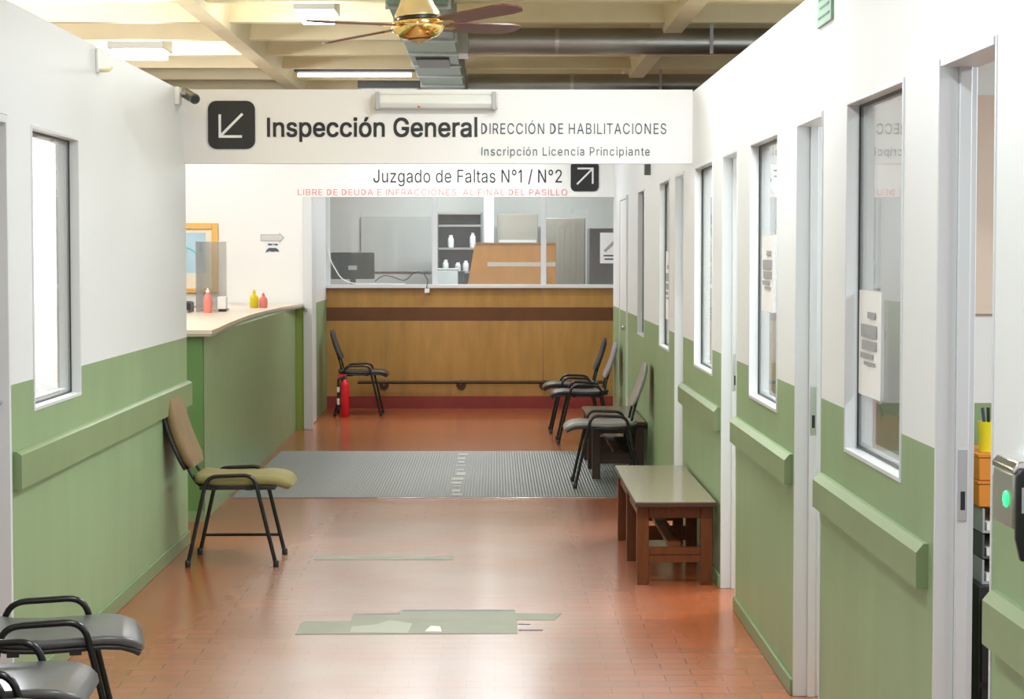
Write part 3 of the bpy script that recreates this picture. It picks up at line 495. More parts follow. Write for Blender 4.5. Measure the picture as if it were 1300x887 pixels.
# cross wall behind the counter, with the second header
struct('wall_cross', B((-5.9, -1.70, 18.205, 18.29, 0, 2.62), (-1.70, 1.06, 18.205, 18.29, 2.066, 2.62)), M['wall_cross'])
struct('wall_left_far', B((-1.80, -1.70, 18.29, 20.72, 0, 2.6)), M['wall'])
struct('wall_back', B((-1.80, 1.38, 20.70, 20.76, 2.42, 2.75)), M['white'])
struct('wall_office_back', B((-4.5, 4.5, 24.3, 24.4, 0, 3.2)), M['office'])

# baseboards and wall rails
def span(x0, x1, a, b, z0, z1): return (x0, x1, a, b, z0, z1)
bb = [(0.3, 6.40), (7.02, 11.045)]
struct('baseboard_left', B(*[(XL, XL+0.012, a, b, 0, 0.07) for a, b in bb]), M['skirt'], bevel=0.003)
rb = [(0.3, 4.33), (4.90, 6.62), (7.20, 8.95), (9.54, 11.50), (12.03, 18.22)]
struct('baseboard_right', B(*[(XR-0.012, XR, a, b, 0, 0.06) for a, b in rb]), M['skirt'], bevel=0.003)
def rail(name, right, a, b, z0, z1):
    if right: prof = [(XR, z0), (XR-0.03, z0), (XR-0.03, z1-0.022), (XR-0.012, z1), (XR, z1)]
    else: prof = [(XL, z0), (XL+0.03, z0), (XL+0.03, z1-0.012), (XL+0.012, z1), (XL, z1)]
    struct(name, prism(bmesh.new(), prof, 'y', a, b), M['rail'])
rail('trim_1', True, 0.4, 4.29, 0.745, 0.86)
rail('trim_2', True, 4.97, 6.60, 0.75, 0.86)
rail('trim_3', True, 7.25, 8.94, 0.745, 0.855)
rail('trim_4', True, 9.60, 11.49, 0.735, 0.845)
rail('trim_5', False, 7.045, 11.035, 0.755, 0.885)

# doors: metal frames with rebates, strike plates
def door_right(n, a, b, strike=True, knob=False):
    r = sroot('door_%d' % n, (XR, (a+b)/2, 0))
    h = (b-a)/2
    def jamb(s):
        y = s*h; t = -s
        q = sorted
        bxs = []
        for x0, x1, d in ((-0.003, 0.045, 0.012), (0.045, 0.074, 0.026), (0.074, 0.090, 0.012)):
            y0, y1 = sorted((y, y+t*d)); bxs.append((x0, x1, y0, y1, 0, DH-0.001))
        return bxs
    obj('door_frame', B(*(jamb(1)+jamb(-1)+[(-0.003, 0.090, -h+0.0265, h-0.0265, DH-0.02, DH-0.001)])), M['white2'], r, bevel=0.002)
    if strike:
        sp = obj('strike_plate', B((0.049, 0.071, h-0.0285, h-0.026, 0.93, 1.10)), M['steel'], r)
        obj('latch_hole', B((0.055, 0.066, h-0.0292, h-0.0284, 0.955, 1.00)), M['dark'], sp)
    if knob:
        obj('door_knob', lathe(bmesh.new(), [(0.005, 0), (0.008, 0.01), (0.016, 0.02), (0.016, 0.03), (0.008, 0.036)], (0.02, h-0.05, 1.0)), M['chrome'], r)
    return r
for n, (a, b) in enumerate(DOORS, 1):
    door_right(n, a, b, True, False)
# far flush door in the right wall
d5 = sroot('door_5', (XR, 16.75, 0))
obj('door_leaf', B((-0.008, 0.0, -0.44, 0.42, 0.02, 2.0)), M['wall'], d5)
obj('door_frame', B((-0.014, 0.0, -0.47, -0.445, 0, 2.03), (-0.014, 0.0, 0.425, 0.45, 0, 2.03), (-0.014, 0.0, -0.445, 0.425, 2.005, 2.03)), M['white2'], d5)
obj('door_knob', lathe(bmesh.new(), [(0.006, 0), (0.012, 0.012), (0.02, 0.02), (0.02, 0.03), (0.01, 0.038)], (-0.03, -0.40, 0.95)), M['chrome'], d5)
# near door in the left wall
d6 = sroot('door_6', (XL, 6.71, 0))
obj('door_frame', B((-0.092, 0.003, 0.285, 0.309, 0, 2.038), (-0.092, 0.003, -0.309, -0.285, 0, 2.038), (-0.092, 0.003, -0.285, 0.285, 2.01, 2.038)), M['white2'], d6, bevel=0.002)
bm = tube(bmesh.new(), fillet([(-0.03, 0.285, 1.06), (-0.03, 0.235, 1.06), (-0.08, 0.235, 1.06)], 0.012), 0.008)
obj('door_handle', bm, M['steel'], d6)
# far left door frame at the cross wall
d7 = sroot('door_7', (-1.66, 18.25, 0))
obj('door_frame', B((-0.04, 0.04, -0.055, 0.05, 0, 2.064)), M['white2'], d7, bevel=0.004)
obj('door_leaf', B((-0.035, -0.005, 0.07, 0.85, 0.01, 2.03)), M['white2'], d7)
obj('door_knob', lathe(bmesh.new(), [(0.006, 0), (0.02, 0.01), (0.02, 0.03), (0.008, 0.036)], (-0.02, -0.065, 1.05)), M['steel'], d7)

def window(n, side, a, b, z0, z1):
    r = sroot('window_%d' % n, ((XR if side > 0 else XL), (a+b)/2, z0))
    h = (b-a)/2; H = z1-z0
    def sx(x0, x1): return (x0, x1) if side > 0 else (-x1, -x0)
    t = 0.014
    x = sx(-0.004, 0.090)
    obj('window_frame', B((*x, -h, -h+t, 0, H), (*x, h-t, h, 0, H), (*x, -h+t, h-t, H-t, H), (*x, -h+t, h-t, 0, t)), M['white2'], r, bevel=0.002)
    x = sx(0.033, 0.0375); e = t+0.006
    obj('gasket', B((*x, -h+t, -h+e, t, H-t), (*x, h-e, h-t, t, H-t), (*x, -h+e, h-e, H-e, H-t), (*x, -h+e, h-e, t, e)), M['dark'], r)
    x = sx(0.0385, 0.0445)
    obj('pane', B((*x, -h+t-0.003, h-t+0.003, t-0.003, H-t+0.003)), M['glass'], r)
    x = sx(0.0455, 0.075); g = t+0.018
    obj('glazing_bead', B((*x, -h+t, -h+g, t, H-t), (*x, h-g, h-t, t, H-t), (*x, -h+g, h-g, H-g, H-t), (*x, -h+g, h-g, t, g)), M['white2'], r)
    return r
for n, (a, b) in enumerate(WINS, 1): window(n, 1, a, b, 0.97, 2.025)
window(6, -1, 7.37, 8.21, 1.00, 2.03)

# ---------------------------------------------------------------- header lettering
YH = 10.999
sg = thing('direction_sign', 'black rounded square sign with a white arrow pointing down left, on white header', 'sign', (-1.405, YH, 2.253))
obj('sign_plate', prism(bmesh.new(), rounded_rect(0.251, 0.256, 0.045), 'y', -0.006, 0.0), M['black'], sg)
def arrow(parent, s, kx, kz, m, y=-0.006):
    w = 0.0135*s
    def bar(p, q):
        p, q = Vector(p), Vector(q); d = (q-p).normalized(); n = Vector((-d.y, d.x))*w/2
        return [tuple(p+n), tuple(p-n), tuple(q-n), tuple(q+n)]
    bm = bmesh.new()
    L = 0.062*s
    for a, b, dy in (((-L*kx, -L*kz), (L*kx*0.95, L*kz*0.95), 0.0), ((-L*kx, -L*kz-0.5*w*kz), (-L*kx, L*kz*0.9), 0.0003), ((-L*kx-0.5*w*kx, -L*kz), (L*kx*0.9, -L*kz), 0.0006)):
        prism(bm, bar(a, b), 'y', y-0.003-dy, y)
    return obj('arrow', bm, m, parent, smooth=False)
arrow(sg, 1.0, 1, 1, M['white'])
lettering('wall_lettering', 'Inspección General', -1.216, -0.090, 2.165, 2.293, YH, M['black'], 'large bold black words Inspección General on the white header', weight=0.014)
lettering('wall_lettering', 'DIRECCIÓN DE HABILITACIONES', -0.071, 0.924, 2.205, 2.279, YH, M['navy'], 'blue-grey capitals DIRECCIÓN DE HABILITACIONES on the right of the header', weight=0.0, spacing=1.12)
lettering('wall_lettering', 'Inscripción Licencia Principiante', -0.071, 0.836, 2.078, 2.137, YH, M['navy'], 'small blue-grey words Inscripción Licencia Principiante low on the header', weight=0.0, spacing=1.18)
YF = 18.204
k = 18.2/11.0
lettering('wall_lettering', 'Juzgado de Faltas N°1 / N°2', -1.070, 0.605, 2.160, 2.312, YF, M['black'], 'thin black words Juzgado de Faltas on the white fascia behind the header', weight=0.0, spacing=1.05)
lettering('wall_lettering', 'LIBRE DE DEUDA E INFRACCIONES  AL FINAL DEL PASILLO', -1.745, 0.650, 2.080, 2.135, YF, M['red_letter'], 'faded red capitals ending AL FINAL DEL PASILLO along the fascia bottom', weight=0.0, spacing=1.1)
s2 = thing('direction_sign', 'black square sign with white arrow pointing up right, on the far fascia', 'sign', (0.798, YF, 2.246))
obj('sign_plate', prism(bmesh.new(), rounded_rect(0.248, 0.262, 0.045), 'y', -0.006, 0.0), M['black'], s2)
arrow(s2, 1.15, -1, -1, M['white'])

# ---------------------------------------------------------------- end counter and glazed partition
ce = thing('service_counter', 'honey wood panelled counter with dark stripe closing the corridor end', 'counter', (0, 20.70, 0))
for a, b in ((-1.70, -1.102), (-1.098, 0.488), (0.492, 1.27)):
    obj('wood_panel', B((a, b, 0, 0.04, 0.12, 0.885), (a, b, 0, 0.04, 1.02, 1.215)), M['ply'], ce, bevel=0.002)
obj('stripe', B((-1.70, 1.27, 0.002, 0.04, 0.885, 1.02)), M['stripe'], ce)
obj('skirting', B((-1.70, 1.27, -0.004, 0.04, 0, 0.12)), M['redbase'], ce)
obj('ledge', B((-1.70, 1.27, -0.05, 0.10, 1.215, 1.252)), M['white2'], ce, bevel=0.004)
wk = thing('worktop', 'white worktop behind the end glazing carrying monitor and printer', 'worktop', (0, 20.70, 0))
obj('top', B((-1.70, 1.00, 0.10, 1.0, 1.19, 1.23)), M['white2'], wk)
for x in (-1.68, 0.94): obj('support', B((x, x+0.04, 0.12, 0.98, 0, 1.189)), M['white2'], wk)
w7 = sroot('window_7', (0, 20.72, 1.252))
fr = []
for x in (-1.69, -0.604, 0.494, 1.255): fr.append((x-0.027, x+0.027, -0.02, 0.025, 0, 1.17))
obj('window_frame', B(*fr), M['white2'], w7, bevel=0.002)
for a, b in ((-1.663, -0.631), (-0.577, 0.467), (0.521, 1.228)):
    obj('pane', B((a, b, 0.0, 0.006, 0.0, 1.17)), M['glass'], w7)
fr = thing('foot_rail', 'thin dark metal rail along the foot of the wood panelled counter', 'rail', (0, 20.60, 0.27))
obj('bar', tube(bmesh.new(), [(-1.38, 0, 0), (1.1, 0, 0)], 0.017), M['wood_dk'], fr)
for x in (-1.12, -0.34, 0.50):
    obj('bracket', tube(bmesh.new(), fillet([(x, 0.0, 0), (x, 0.05, -0.035), (x, 0.098, -0.035)], 0.03), 0.011), M['steel'], fr)
    obj('bracket_plate', lathe(bmesh.new(), [(0.05, -0.003), (0.05, 0.003)], (0, 0, 0)), M['wood_dk'], fr)
    q = fr.children[-1]; q.rotation_euler = (math.pi/2, 0, 0); q.location = (x, 0.095, -0.035)
# office behind the glass
t = thing('monitor', 'black computer monitor seen from behind through the end glazing', 'monitor', (-1.47, 21.25, 1.23))
obj('screen_shell', B((-0.225, 0.225, -0.02, 0.02, 0.07, 0.345)), M['dark'], t, bevel=0.01)
obj('back_badge', B((-0.045, 0.045, -0.024, -0.0195, 0.165, 0.21)), M['greyp'], t)
obj('stand', B((-0.03, 0.03, 0.0, 0.03, 0.01, 0.10), (-0.11, 0.11, -0.07, 0.08, 0.0, 0.012)), M['dark'], t, bevel=0.004)
t = thing('printer', 'low white printer on the worktop behind the end glazing', 'printer', (-0.475, 21.15, 1.23))
obj('body', B((-0.16, 0.10, -0.15, 0.15, 0.0, 0.165)), M['white2'], t, bevel=0.015)
obj('lid', B((-0.165, 0.105, -0.155, 0.15, 0.166, 0.182)), M['white2'], t, bevel=0.006)
obj('side_tray', B((0.102, 0.165, -0.12, 0.12, 0.0, 0.155)), M['dark'], t, bevel=0.006)
t = thing('desk_hutch', 'orange wooden desk hutch standing behind the end glazing', 'hutch', (0.175, 21.35, 1.23))
bm = prism(bmesh.new(), [(-0.46, 0), (0.46, 0), (0.46, 0.43), (-0.38, 0.43)], 'y', -0.13, 0.13)
obj('body', bm, M['orange_wood'], t, bevel=0.006)
obj('ridge', B((-0.37, 0.47, -0.15, 0.14, 0.431, 0.448)), M['ply'], t)
obj('pale_strip', B((-0.25, 0.455, -0.142, -0.131, 0.20, 0.245)), M['beige'], t)  # pale strip along the hutch front
t = thing('filing_cabinet', 'dark grey tall cabinet at the right behind the end glazing', 'cabinet', (1.55, 22.6, 0))
obj('body', B((-0.52, 0.5, -0.25, 0.25, 0.0, 1.84)), M['cabinet'], t, bevel=0.006)
obj('door', B((-0.51, -0.01, -0.262, -0.251, 0.05, 1.80)), M['cabinet'], t)
obj('door', B((0.01, 0.49, -0.262, -0.251, 0.05, 1.80)), M['cabinet'], t)
t = thing('filing_cabinet', 'taupe cabinet behind the right part of the wooden hutch', 'cabinet', (0.80, 23.3, 0))
obj('body', B((-0.26, 0.22, -0.25, 0.25, 0.0, 1.96)), M['taupe'], t, bevel=0.006)
obj('door', B((-0.25, 0.21, -0.262, -0.251, 0.05, 1.92)), M['taupe'], t)
t = thing('filing_cabinet', 'pale taupe cabinet directly above the wooden hutch top', 'cabinet', (0.28, 23.9, 0))
obj('body', B((-0.25, 0.22, -0.2, 0.2, 0.0, 2.02)), M['taupe'], t, bevel=0.006)
obj('drawer', B((-0.23, 0.2, -0.21, -0.201, 1.2, 1.72)), M['greyp'], t)
t = thing('storage_rack', 'dark metal rack with shelves behind the middle glazing', 'shelf', (-0.39, 23.5, 0))
obj('back', B((-0.26, 0.24, 0.13, 0.15, 0.0, 2.03)), M['cabinet'], t)
obj('side', B((-0.27, -0.25, -0.15, 0.15, 0.0, 2.03)), M['cabinet'], t)
obj('side', B((0.23, 0.25, -0.15, 0.15, 0.0, 2.03)), M['cabinet'], t)
for z in (1.05, 1.35, 1.62, 1.88, 2.02):
    obj('shelf', B((-0.25, 0.23, -0.15, 0.13, z-0.012, z+0.012)), M['galv'], t)
for x, z, h in ((-0.50, 1.632, 0.14), (-0.42, 1.362, 0.1), (-0.33, 1.362, 0.12), (-0.25, 1.632, 0.17), (-0.56, 1.362, 0.13)):
    b_ = thing('glass_jar', 'small shiny jar on the dark metal rack', 'jar', (x, 23.42, z), 0, 'jars on the dark rack')
    obj('jar_body', lathe(bmesh.new(), [(0.03, 0), (0.034, 0.02), (0.034, h*0.7), (0.02, h*0.85)]), M['greyp'], b_)
    obj('jar_cap', lathe(bmesh.new(), [(0.02, h*0.85), (0.022, h)]), M['paper'], b_)
struct('trim_6', B((-0.12, -0.01, 23.6, 23.75, 0, 3.1)), M['white'])
tag(obj('whiteboard', B((-1.58, -0.75, 24.27, 24.298, 1.35, 2.0)), M['office_dk']), 'grey board on the office wall above the monitor', 'board')
o = thing('paper_notice', 'white notice taped to the end glazing at the far right', 'notice', (1.15, 20.712, 1.465))
obj('sheet', B((-0.085, 0.10, -0.004, 0.0, 0, 0.31)), M['paper'], o)
bm = prism(bmesh.new(), [(-0.05, 0.13), (-0.03, 0.11), (0.09, 0.22), (0.07, 0.25)], 'y', -0.006, -0.0042)
obj('print', bm, M['grey_letter'], o)
obj('print', B((-0.05, 0.09, -0.006, -0.0042, 0.07, 0.085), (-0.04, 0.09, -0.006, -0.0042, 0.035, 0.05)), M['navy'], o)
# cables on the ledge
tag(obj('white_cable', tube(bmesh.new(), fillet([(-1.68, 20.68, 1.62), (-1.66, 20.68, 1.50), (-1.55, 20.67, 1.31), (-1.44, 20.67, 1.262), (-1.2, 20.67, 1.258), (-0.9, 20.67, 1.257)], 0.12), 0.006, 8), M['paper']), 'white cable dropping down the left of the end glazing', 'cable')
c = thing('grey_cable', 'grey looping cable with a white plug hanging over the counter ledge', 'cable', (-0.9, 20.665, 1.252))
obj('cord', tube(bmesh.new(), fillet([(-0.31, 0.0, 0.03), (-0.22, 0, 0.10), (-0.12, 0, 0.075), (0.0, 0, 0.03), (0.08, 0, 0.12), (0.17, 0, 0.135), (0.23, 0, 0.04), (0.215, -0.03, -0.02), (0.22, -0.035, -0.05)], 0.06), 0.005, 8), M['greyd'], c)
obj('plug', B((0.195, 0.245, -0.05, -0.02, -0.085, -0.04)), M['paper'], c, bevel=0.006)

# ---------------------------------------------------------------- reception counter (left, behind the header)
rc = thing('reception_counter', 'long green panelled counter with a curved cream worktop on the left', 'counter', (-1.7, 11.97, 0))
bm = bmesh.new()
prism(bm, [(-0.0, 0.0), (-0.068, 6.22), (-0.118, 6.22), (-0.05, 0.04)], 'z', 0.0, 1.085)
obj('front_panel', bm, M['green'], rc)
obj('end_panel', B((-1.3, -0.004, -0.012, 0.035, 0.0, 1.085)), M['green_dark'], rc)
obj('plinth', B((-1.3, 0.002, -0.016, -0.012, 0.0, 0.06)), M['skirt'], rc)
front = [(0.058, -0.075), (0.045, 0.3), (-0.006, 1.2), (-0.05, 2.2), (-0.072, 2.9), (-0.078, 3.9), (-0.06, 5.0), (0.0, 6.0), (0.0, 6.22)]
outl = front + [(-0.75, 6.22), (-0.75, 0.6), (-1.3, 0.6), (-1.3, -0.075)]
obj('worktop', prism(bmesh.new(), outl, 'z', 1.10, 1.122), M['counter_top'], rc)
inn = [(x-0.006, y+0.006) for x, y in outl[:9]] + [(-0.74, 6.21), (-0.74, 0.59), (-1.29, 0.59), (-1.29, -0.065)]
obj('worktop_edge', prism(bmesh.new(), inn, 'z', 1.085, 1.10), M['edge'], rc)
ZC = 1.122
def bottle(name, label, x, y, h, r, m, cap, lblm=None):
    t = thing(name, label, 'bottle', (x, y, ZC))
    obj('bottle_body', lathe(bmesh.new(), [(r*0.9, 0), (r, 0.008), (r, h*0.55), (r*0.8, h*0.68), (r*0.35, h*0.78), (r*0.3, h*0.82)]), m, t)
    obj('cap', lathe(bmesh.new(), [(r*0.42, h*0.82), (r*0.42, h*0.9), (r*0.2, h*0.92), (r*0.2, h)]), cap, t)
    if lblm: obj('bottle_label', lathe(bmesh.new(), [(r*1.015, h*0.15), (r*1.015, h*0.45)]), lblm, t)
    return t
bottle('spray_bottle', 'yellow bottle on the far part of the green counter', -1.965, 16.75, 0.15, 0.036, M['yellow'], M['yellow'])
bottle('spray_bottle', 'pink bottle right beside the yellow bottle on the counter', -1.89, 16.75, 0.125, 0.034, M['pink'], M['pink'])
bottle('spray_bottle', 'pink bottle with pale cap in front of the acrylic screen', -2.155, 15.4, 0.185, 0.034, M['pink'], M['paper'])
t = thing('acrylic_screen', 'clear grey acrylic sneeze screen standing on the green counter', 'screen', (-2.15, 15.95, ZC))
obj('sheet', B((-0.115, 0.065, -0.004, 0.004, 0.0, 0.535)), M['acrylic'], t)
obj('side_sheet', B((-0.123, -0.115, -0.35, 0.004, 0.0, 0.535)), M['acrylic'], t)
obj('foot', B((0.03, 0.075, -0.05, 0.05, 0.0, 0.02)), M['greyp'], t)
t = thing('tissue_box', 'small white box beside the pink bottle on the counter', 'box', (-2.085, 15.7, ZC))
obj('body', B((-0.03, 0.035, -0.05, 0.05, 0.02, 0.115)), M['paper'], t, bevel=0.004)
obj('base', B((-0.025, 0.03, -0.04, 0.04, 0.0, 0.019)), M['dark'], t)
t = thing('card_terminal', 'small black desk device at the left of the counter', 'device', (-2.315, 15.45, ZC+0.0065))
obj('body', prism(bmesh.new(), [(-0.05, 0), (0.045, 0), (0.045, 0.07), (0.03, 0.08), (-0.05, 0.08)], 'y', -0.04, 0.04), M['greyd'], t, bevel=0.004)
obj('face', B((-0.04, 0.03, -0.043, -0.0405, 0.015, 0.065)), M['dark'], t)
tag(obj('document_tray', B((-0.16, 0.10, -0.1, 0.12, 0, 0.006), (-0.16, 0.10, -0.1, -0.094, 0.006, 0.02), (-0.16, 0.10, 0.114, 0.12, 0.006, 0.02), (0.094, 0.10, -0.094, 0.114, 0.006, 0.02), (-0.16, -0.154, -0.094, 0.114, 0.006, 0.02)), M['edge']), 'flat brown tray under the small black desk device', 'tray')
bpy.data.objects['document_tray'].location = (-2.40, 15.45, ZC)
t = thing('framed_picture', 'gilt framed blue print on the white wall behind the counter', 'picture', (-2.80, 18.203, 1.214))
W2, H2 = 0.35, 0.62
obj('frame', B((-W2, -W2+0.055, -0.03, 0, 0, H2), (W2-0.055, W2, -0.03, 0, 0, H2), (-W2+0.055, W2-0.055, -0.03, 0, H2-0.055, H2), (-W2+0.055, W2-0.055, -0.03, 0, 0, 0.045)), M['gold_frame'], t, bevel=0.006)
obj('mount', B((-W2+0.055, W2-0.055, -0.012, -0.001, 0.045, H2-0.055)), mat('cream_mount', (0.85, 0.79, 0.66), 0.6), t)
obj('print', B((-W2+0.11, W2-0.11, -0.015, -0.0125, 0.18, H2-0.085)), mat('pale_blue_print', (0.45, 0.66, 0.78), 0.4, noise=0.25, nscale=5), t)
bm = tube(bmesh.new(), [(0.0+0.17*math.cos(a), -0.016, 0.31+0.10*math.sin(a)) for a in [math.radians(20+14*i) for i in range(11)]], 0.006, 6)
obj('print_arc', bm, mat('teal_ink', (0.12, 0.55, 0.58), 0.5), t)
t = thing('arrow_notice', 'grey arrow pointing right with dark marks on the white wall', 'notice', (-1.97, 18.203, 1.57))
obj('arrow', prism(bmesh.new(), [(-0.105, 0.105), (0.06, 0.105), (0.06, 0.09), (0.105, 0.135), (0.06, 0.18), (0.06, 0.165), (-0.105, 0.165)], 'y', -0.004, 0), M['greyp'], t)
obj('arrow_face', prism(bmesh.new(), [(-0.098, 0.112), (0.067, 0.112), (0.067, 0.107), (0.096, 0.135), (0.067, 0.163), (0.067, 0.158), (-0.098, 0.158)], 'y', -0.006, -0.0041), mat('pale_grey', (0.62, 0.62, 0.62), 0.5), t)
obj('print', B((-0.04, -0.005, -0.003, 0, 0.068, 0.082), (0.002, 0.012, -0.003, 0, 0.072, 0.082), (0.017, 0.047, -0.003, 0, 0.068, 0.081)), M['navy'], t)
obj('print', prism(bmesh.new(), [(-0.065, 0.0), (-0.05, 0.03), (-0.03, 0.045), (0.03, 0.045), (0.05, 0.03), (0.06, 0.01), (0.03, 0.015), (0.0, 0.012), (-0.03, 0.016)], 'y', -0.003, 0), M['navy'], t)

# ---------------------------------------------------------------- floor coverings
MY0, MY1 = 13.09, 16.17
tag(obj('rubber_mat', B((-1.69, -0.262, MY0, MY1, 0, 0.004)), M['mat']), 'ribbed grey rubber mat covering the left of the corridor', 'mat', 'grey rubber mats across the corridor')
tag(obj('rubber_mat', B((-0.238, 1.045, MY0, MY1, 0, 0.004)), M['mat']), 'ribbed grey rubber mat on the right, under the far bench', 'mat', 'grey rubber mats across the corridor')
sm = bmesh.new(); y = MY0+0.05
tag(obj('seam_tape', B((-0.262, -0.238, MY0, MY1, 0, 0.003)), M['greyd']), 'dark worn strip in the seam between the two mats', 'strip')
st = bpy.data.objects['seam_tape']
tm = mat('worn_tape', (0.36, 0.36, 0.32), 0.4)
y = MY0+0.1
while y < MY1-0.15:
    L = random.uniform(0.06, 0.2)
    bm = B((-0.25-random.uniform(0.02, 0.05), -0.25+random.uniform(0.02, 0.045), y, y+L, 0.0042, 0.0058))
    obj('tape_piece', bm, tm, st); y += L+random.uniform(0.08, 0.25)
tag(obj('edge_strip', B((-0.75, 0.75, MY0-0.03, MY0-0.001, 0, 0.006)), M['chrome'], bevel=0.002), 'shiny metal threshold strip along the near edge of the mats', 'strip')
pp = [(-0.823, 8.38), (-0.82, 8.67), (-0.615, 8.685), (-0.615, 8.838), (-0.414, 8.838), (-0.414, 8.925), (0.089, 8.925), (0.089, 8.86), (0.291, 8.86), (0.255, 8.70), (0.094, 8.70), (0.094, 8.39)]
o = obj('floor_patch', prism(bmesh.new(), pp, 'z', 0.0, 0.002), M['cement']); tag(o, 'stepped grey cement patch where floor tiles are missing', 'floor patch')
obj('tile_edge', B((-0.615, -0.414, 8.838, 8.865, 0, 0.0024), (-0.414, 0.089, 8.925, 8.952, 0, 0.0024), (0.1, 0.2, 8.46, 8.48, 0, 0.0024), (0.1, 0.15, 8.60, 8.615, 0, 0.0024)), M['greyd'], o)
obj('pale_smear', prism(bmesh.new(), [(-0.60, 8.42), (-0.36, 8.40), (-0.35, 8.62), (-0.45, 8.70), (-0.5, 8.6), (-0.6, 8.55)], 'z', 0.002, 0.0026), mat('pale_cement', (0.29, 0.31, 0.24), 0.4), o)
obj('pale_smear', prism(bmesh.new(), [(-0.29, 8.44), (-0.22, 8.43), (-0.23, 8.55), (-0.27, 8.56)], 'z', 0.002, 0.0026), M['counter_top'], o)
tag(obj('floor_patch', B((-0.93, -0.215, 10.43, 10.56, 0, 0.002)), M['cement']), 'narrow grey cement strip across the tiles beyond the stepped patch', 'floor patch')

# ---------------------------------------------------------------- benches
def bench(label, x0, x1, y0, y1, z0, pairs, wood, top):
    t = thing('bench', label, 'bench', ((x0+x1)/2, (y0+y1)/2, z0))
    w, L = (x1-x0)/2, (y1-y0)/2
    bt_ = obj('bench_top', B((-w, w, -L, L, 0.375, 0.396)), M['wood_dk'], t, bevel=0.002)
    obj('laminate', B((-w+0.002, w-0.002, -L+0.002, L-0.002, 0.396, 0.40)), top, bt_)
    lw = 0.056; e = 0.012
    ys = [-L+0.05+i*(2*L-0.1-lw)/(pairs-1) for i in range(pairs)]
    for y in ys:
        for x in (-w+e, w-e-lw):
            obj('leg', B((x, x+lw, y, y+lw, 0, 0.374)), wood, t, bevel=0.003)
        obj('end_rail', B((-w+e+lw, w-e-lw, y+0.012, y+lw-0.012, 0.315, 0.372)), wood, t, bevel=0.002)
        obj('stretcher', B((-w+e+lw, w-e-lw, y+0.010, y+lw-0.010, 0.105, 0.138), (-w+e+lw, w-e-lw, y+0.016, y+lw-0.016, 0.138, 0.143), (-w+e+lw, w-e-lw, y+0.010, y+lw-0.010, 0.143, 0.175)), wood, t)
    for x in (-w+e+0.012, w-e-lw+0.012):
        for a, b in zip(ys, ys[1:]):
            obj('apron', B((x, x+0.03, a+lw, b, 0.31, 0.372)), wood, t, bevel=0.002)
    for a, b in zip(ys, ys[1:]):
        obj('long_stretcher', B((-0.03, 0.03, a+lw-0.0105, b+0.0105, 0.176, 0.198)), wood, t)
    return t
bench('reddish brown wooden bench with shiny worn top, nearest on the right', 0.662, 1.044, 9.59, 11.25, 0, 3, M['wood'], M['bench_top'])
bench('wooden bench darkened to imitate shade, on the mat behind the shiny topped bench', 0.664, 1.044, 14.1, 15.57, 0.004, 3, M['wood_dk'], M['brown_top'])  # shade on this bench is put into its darker wood colour

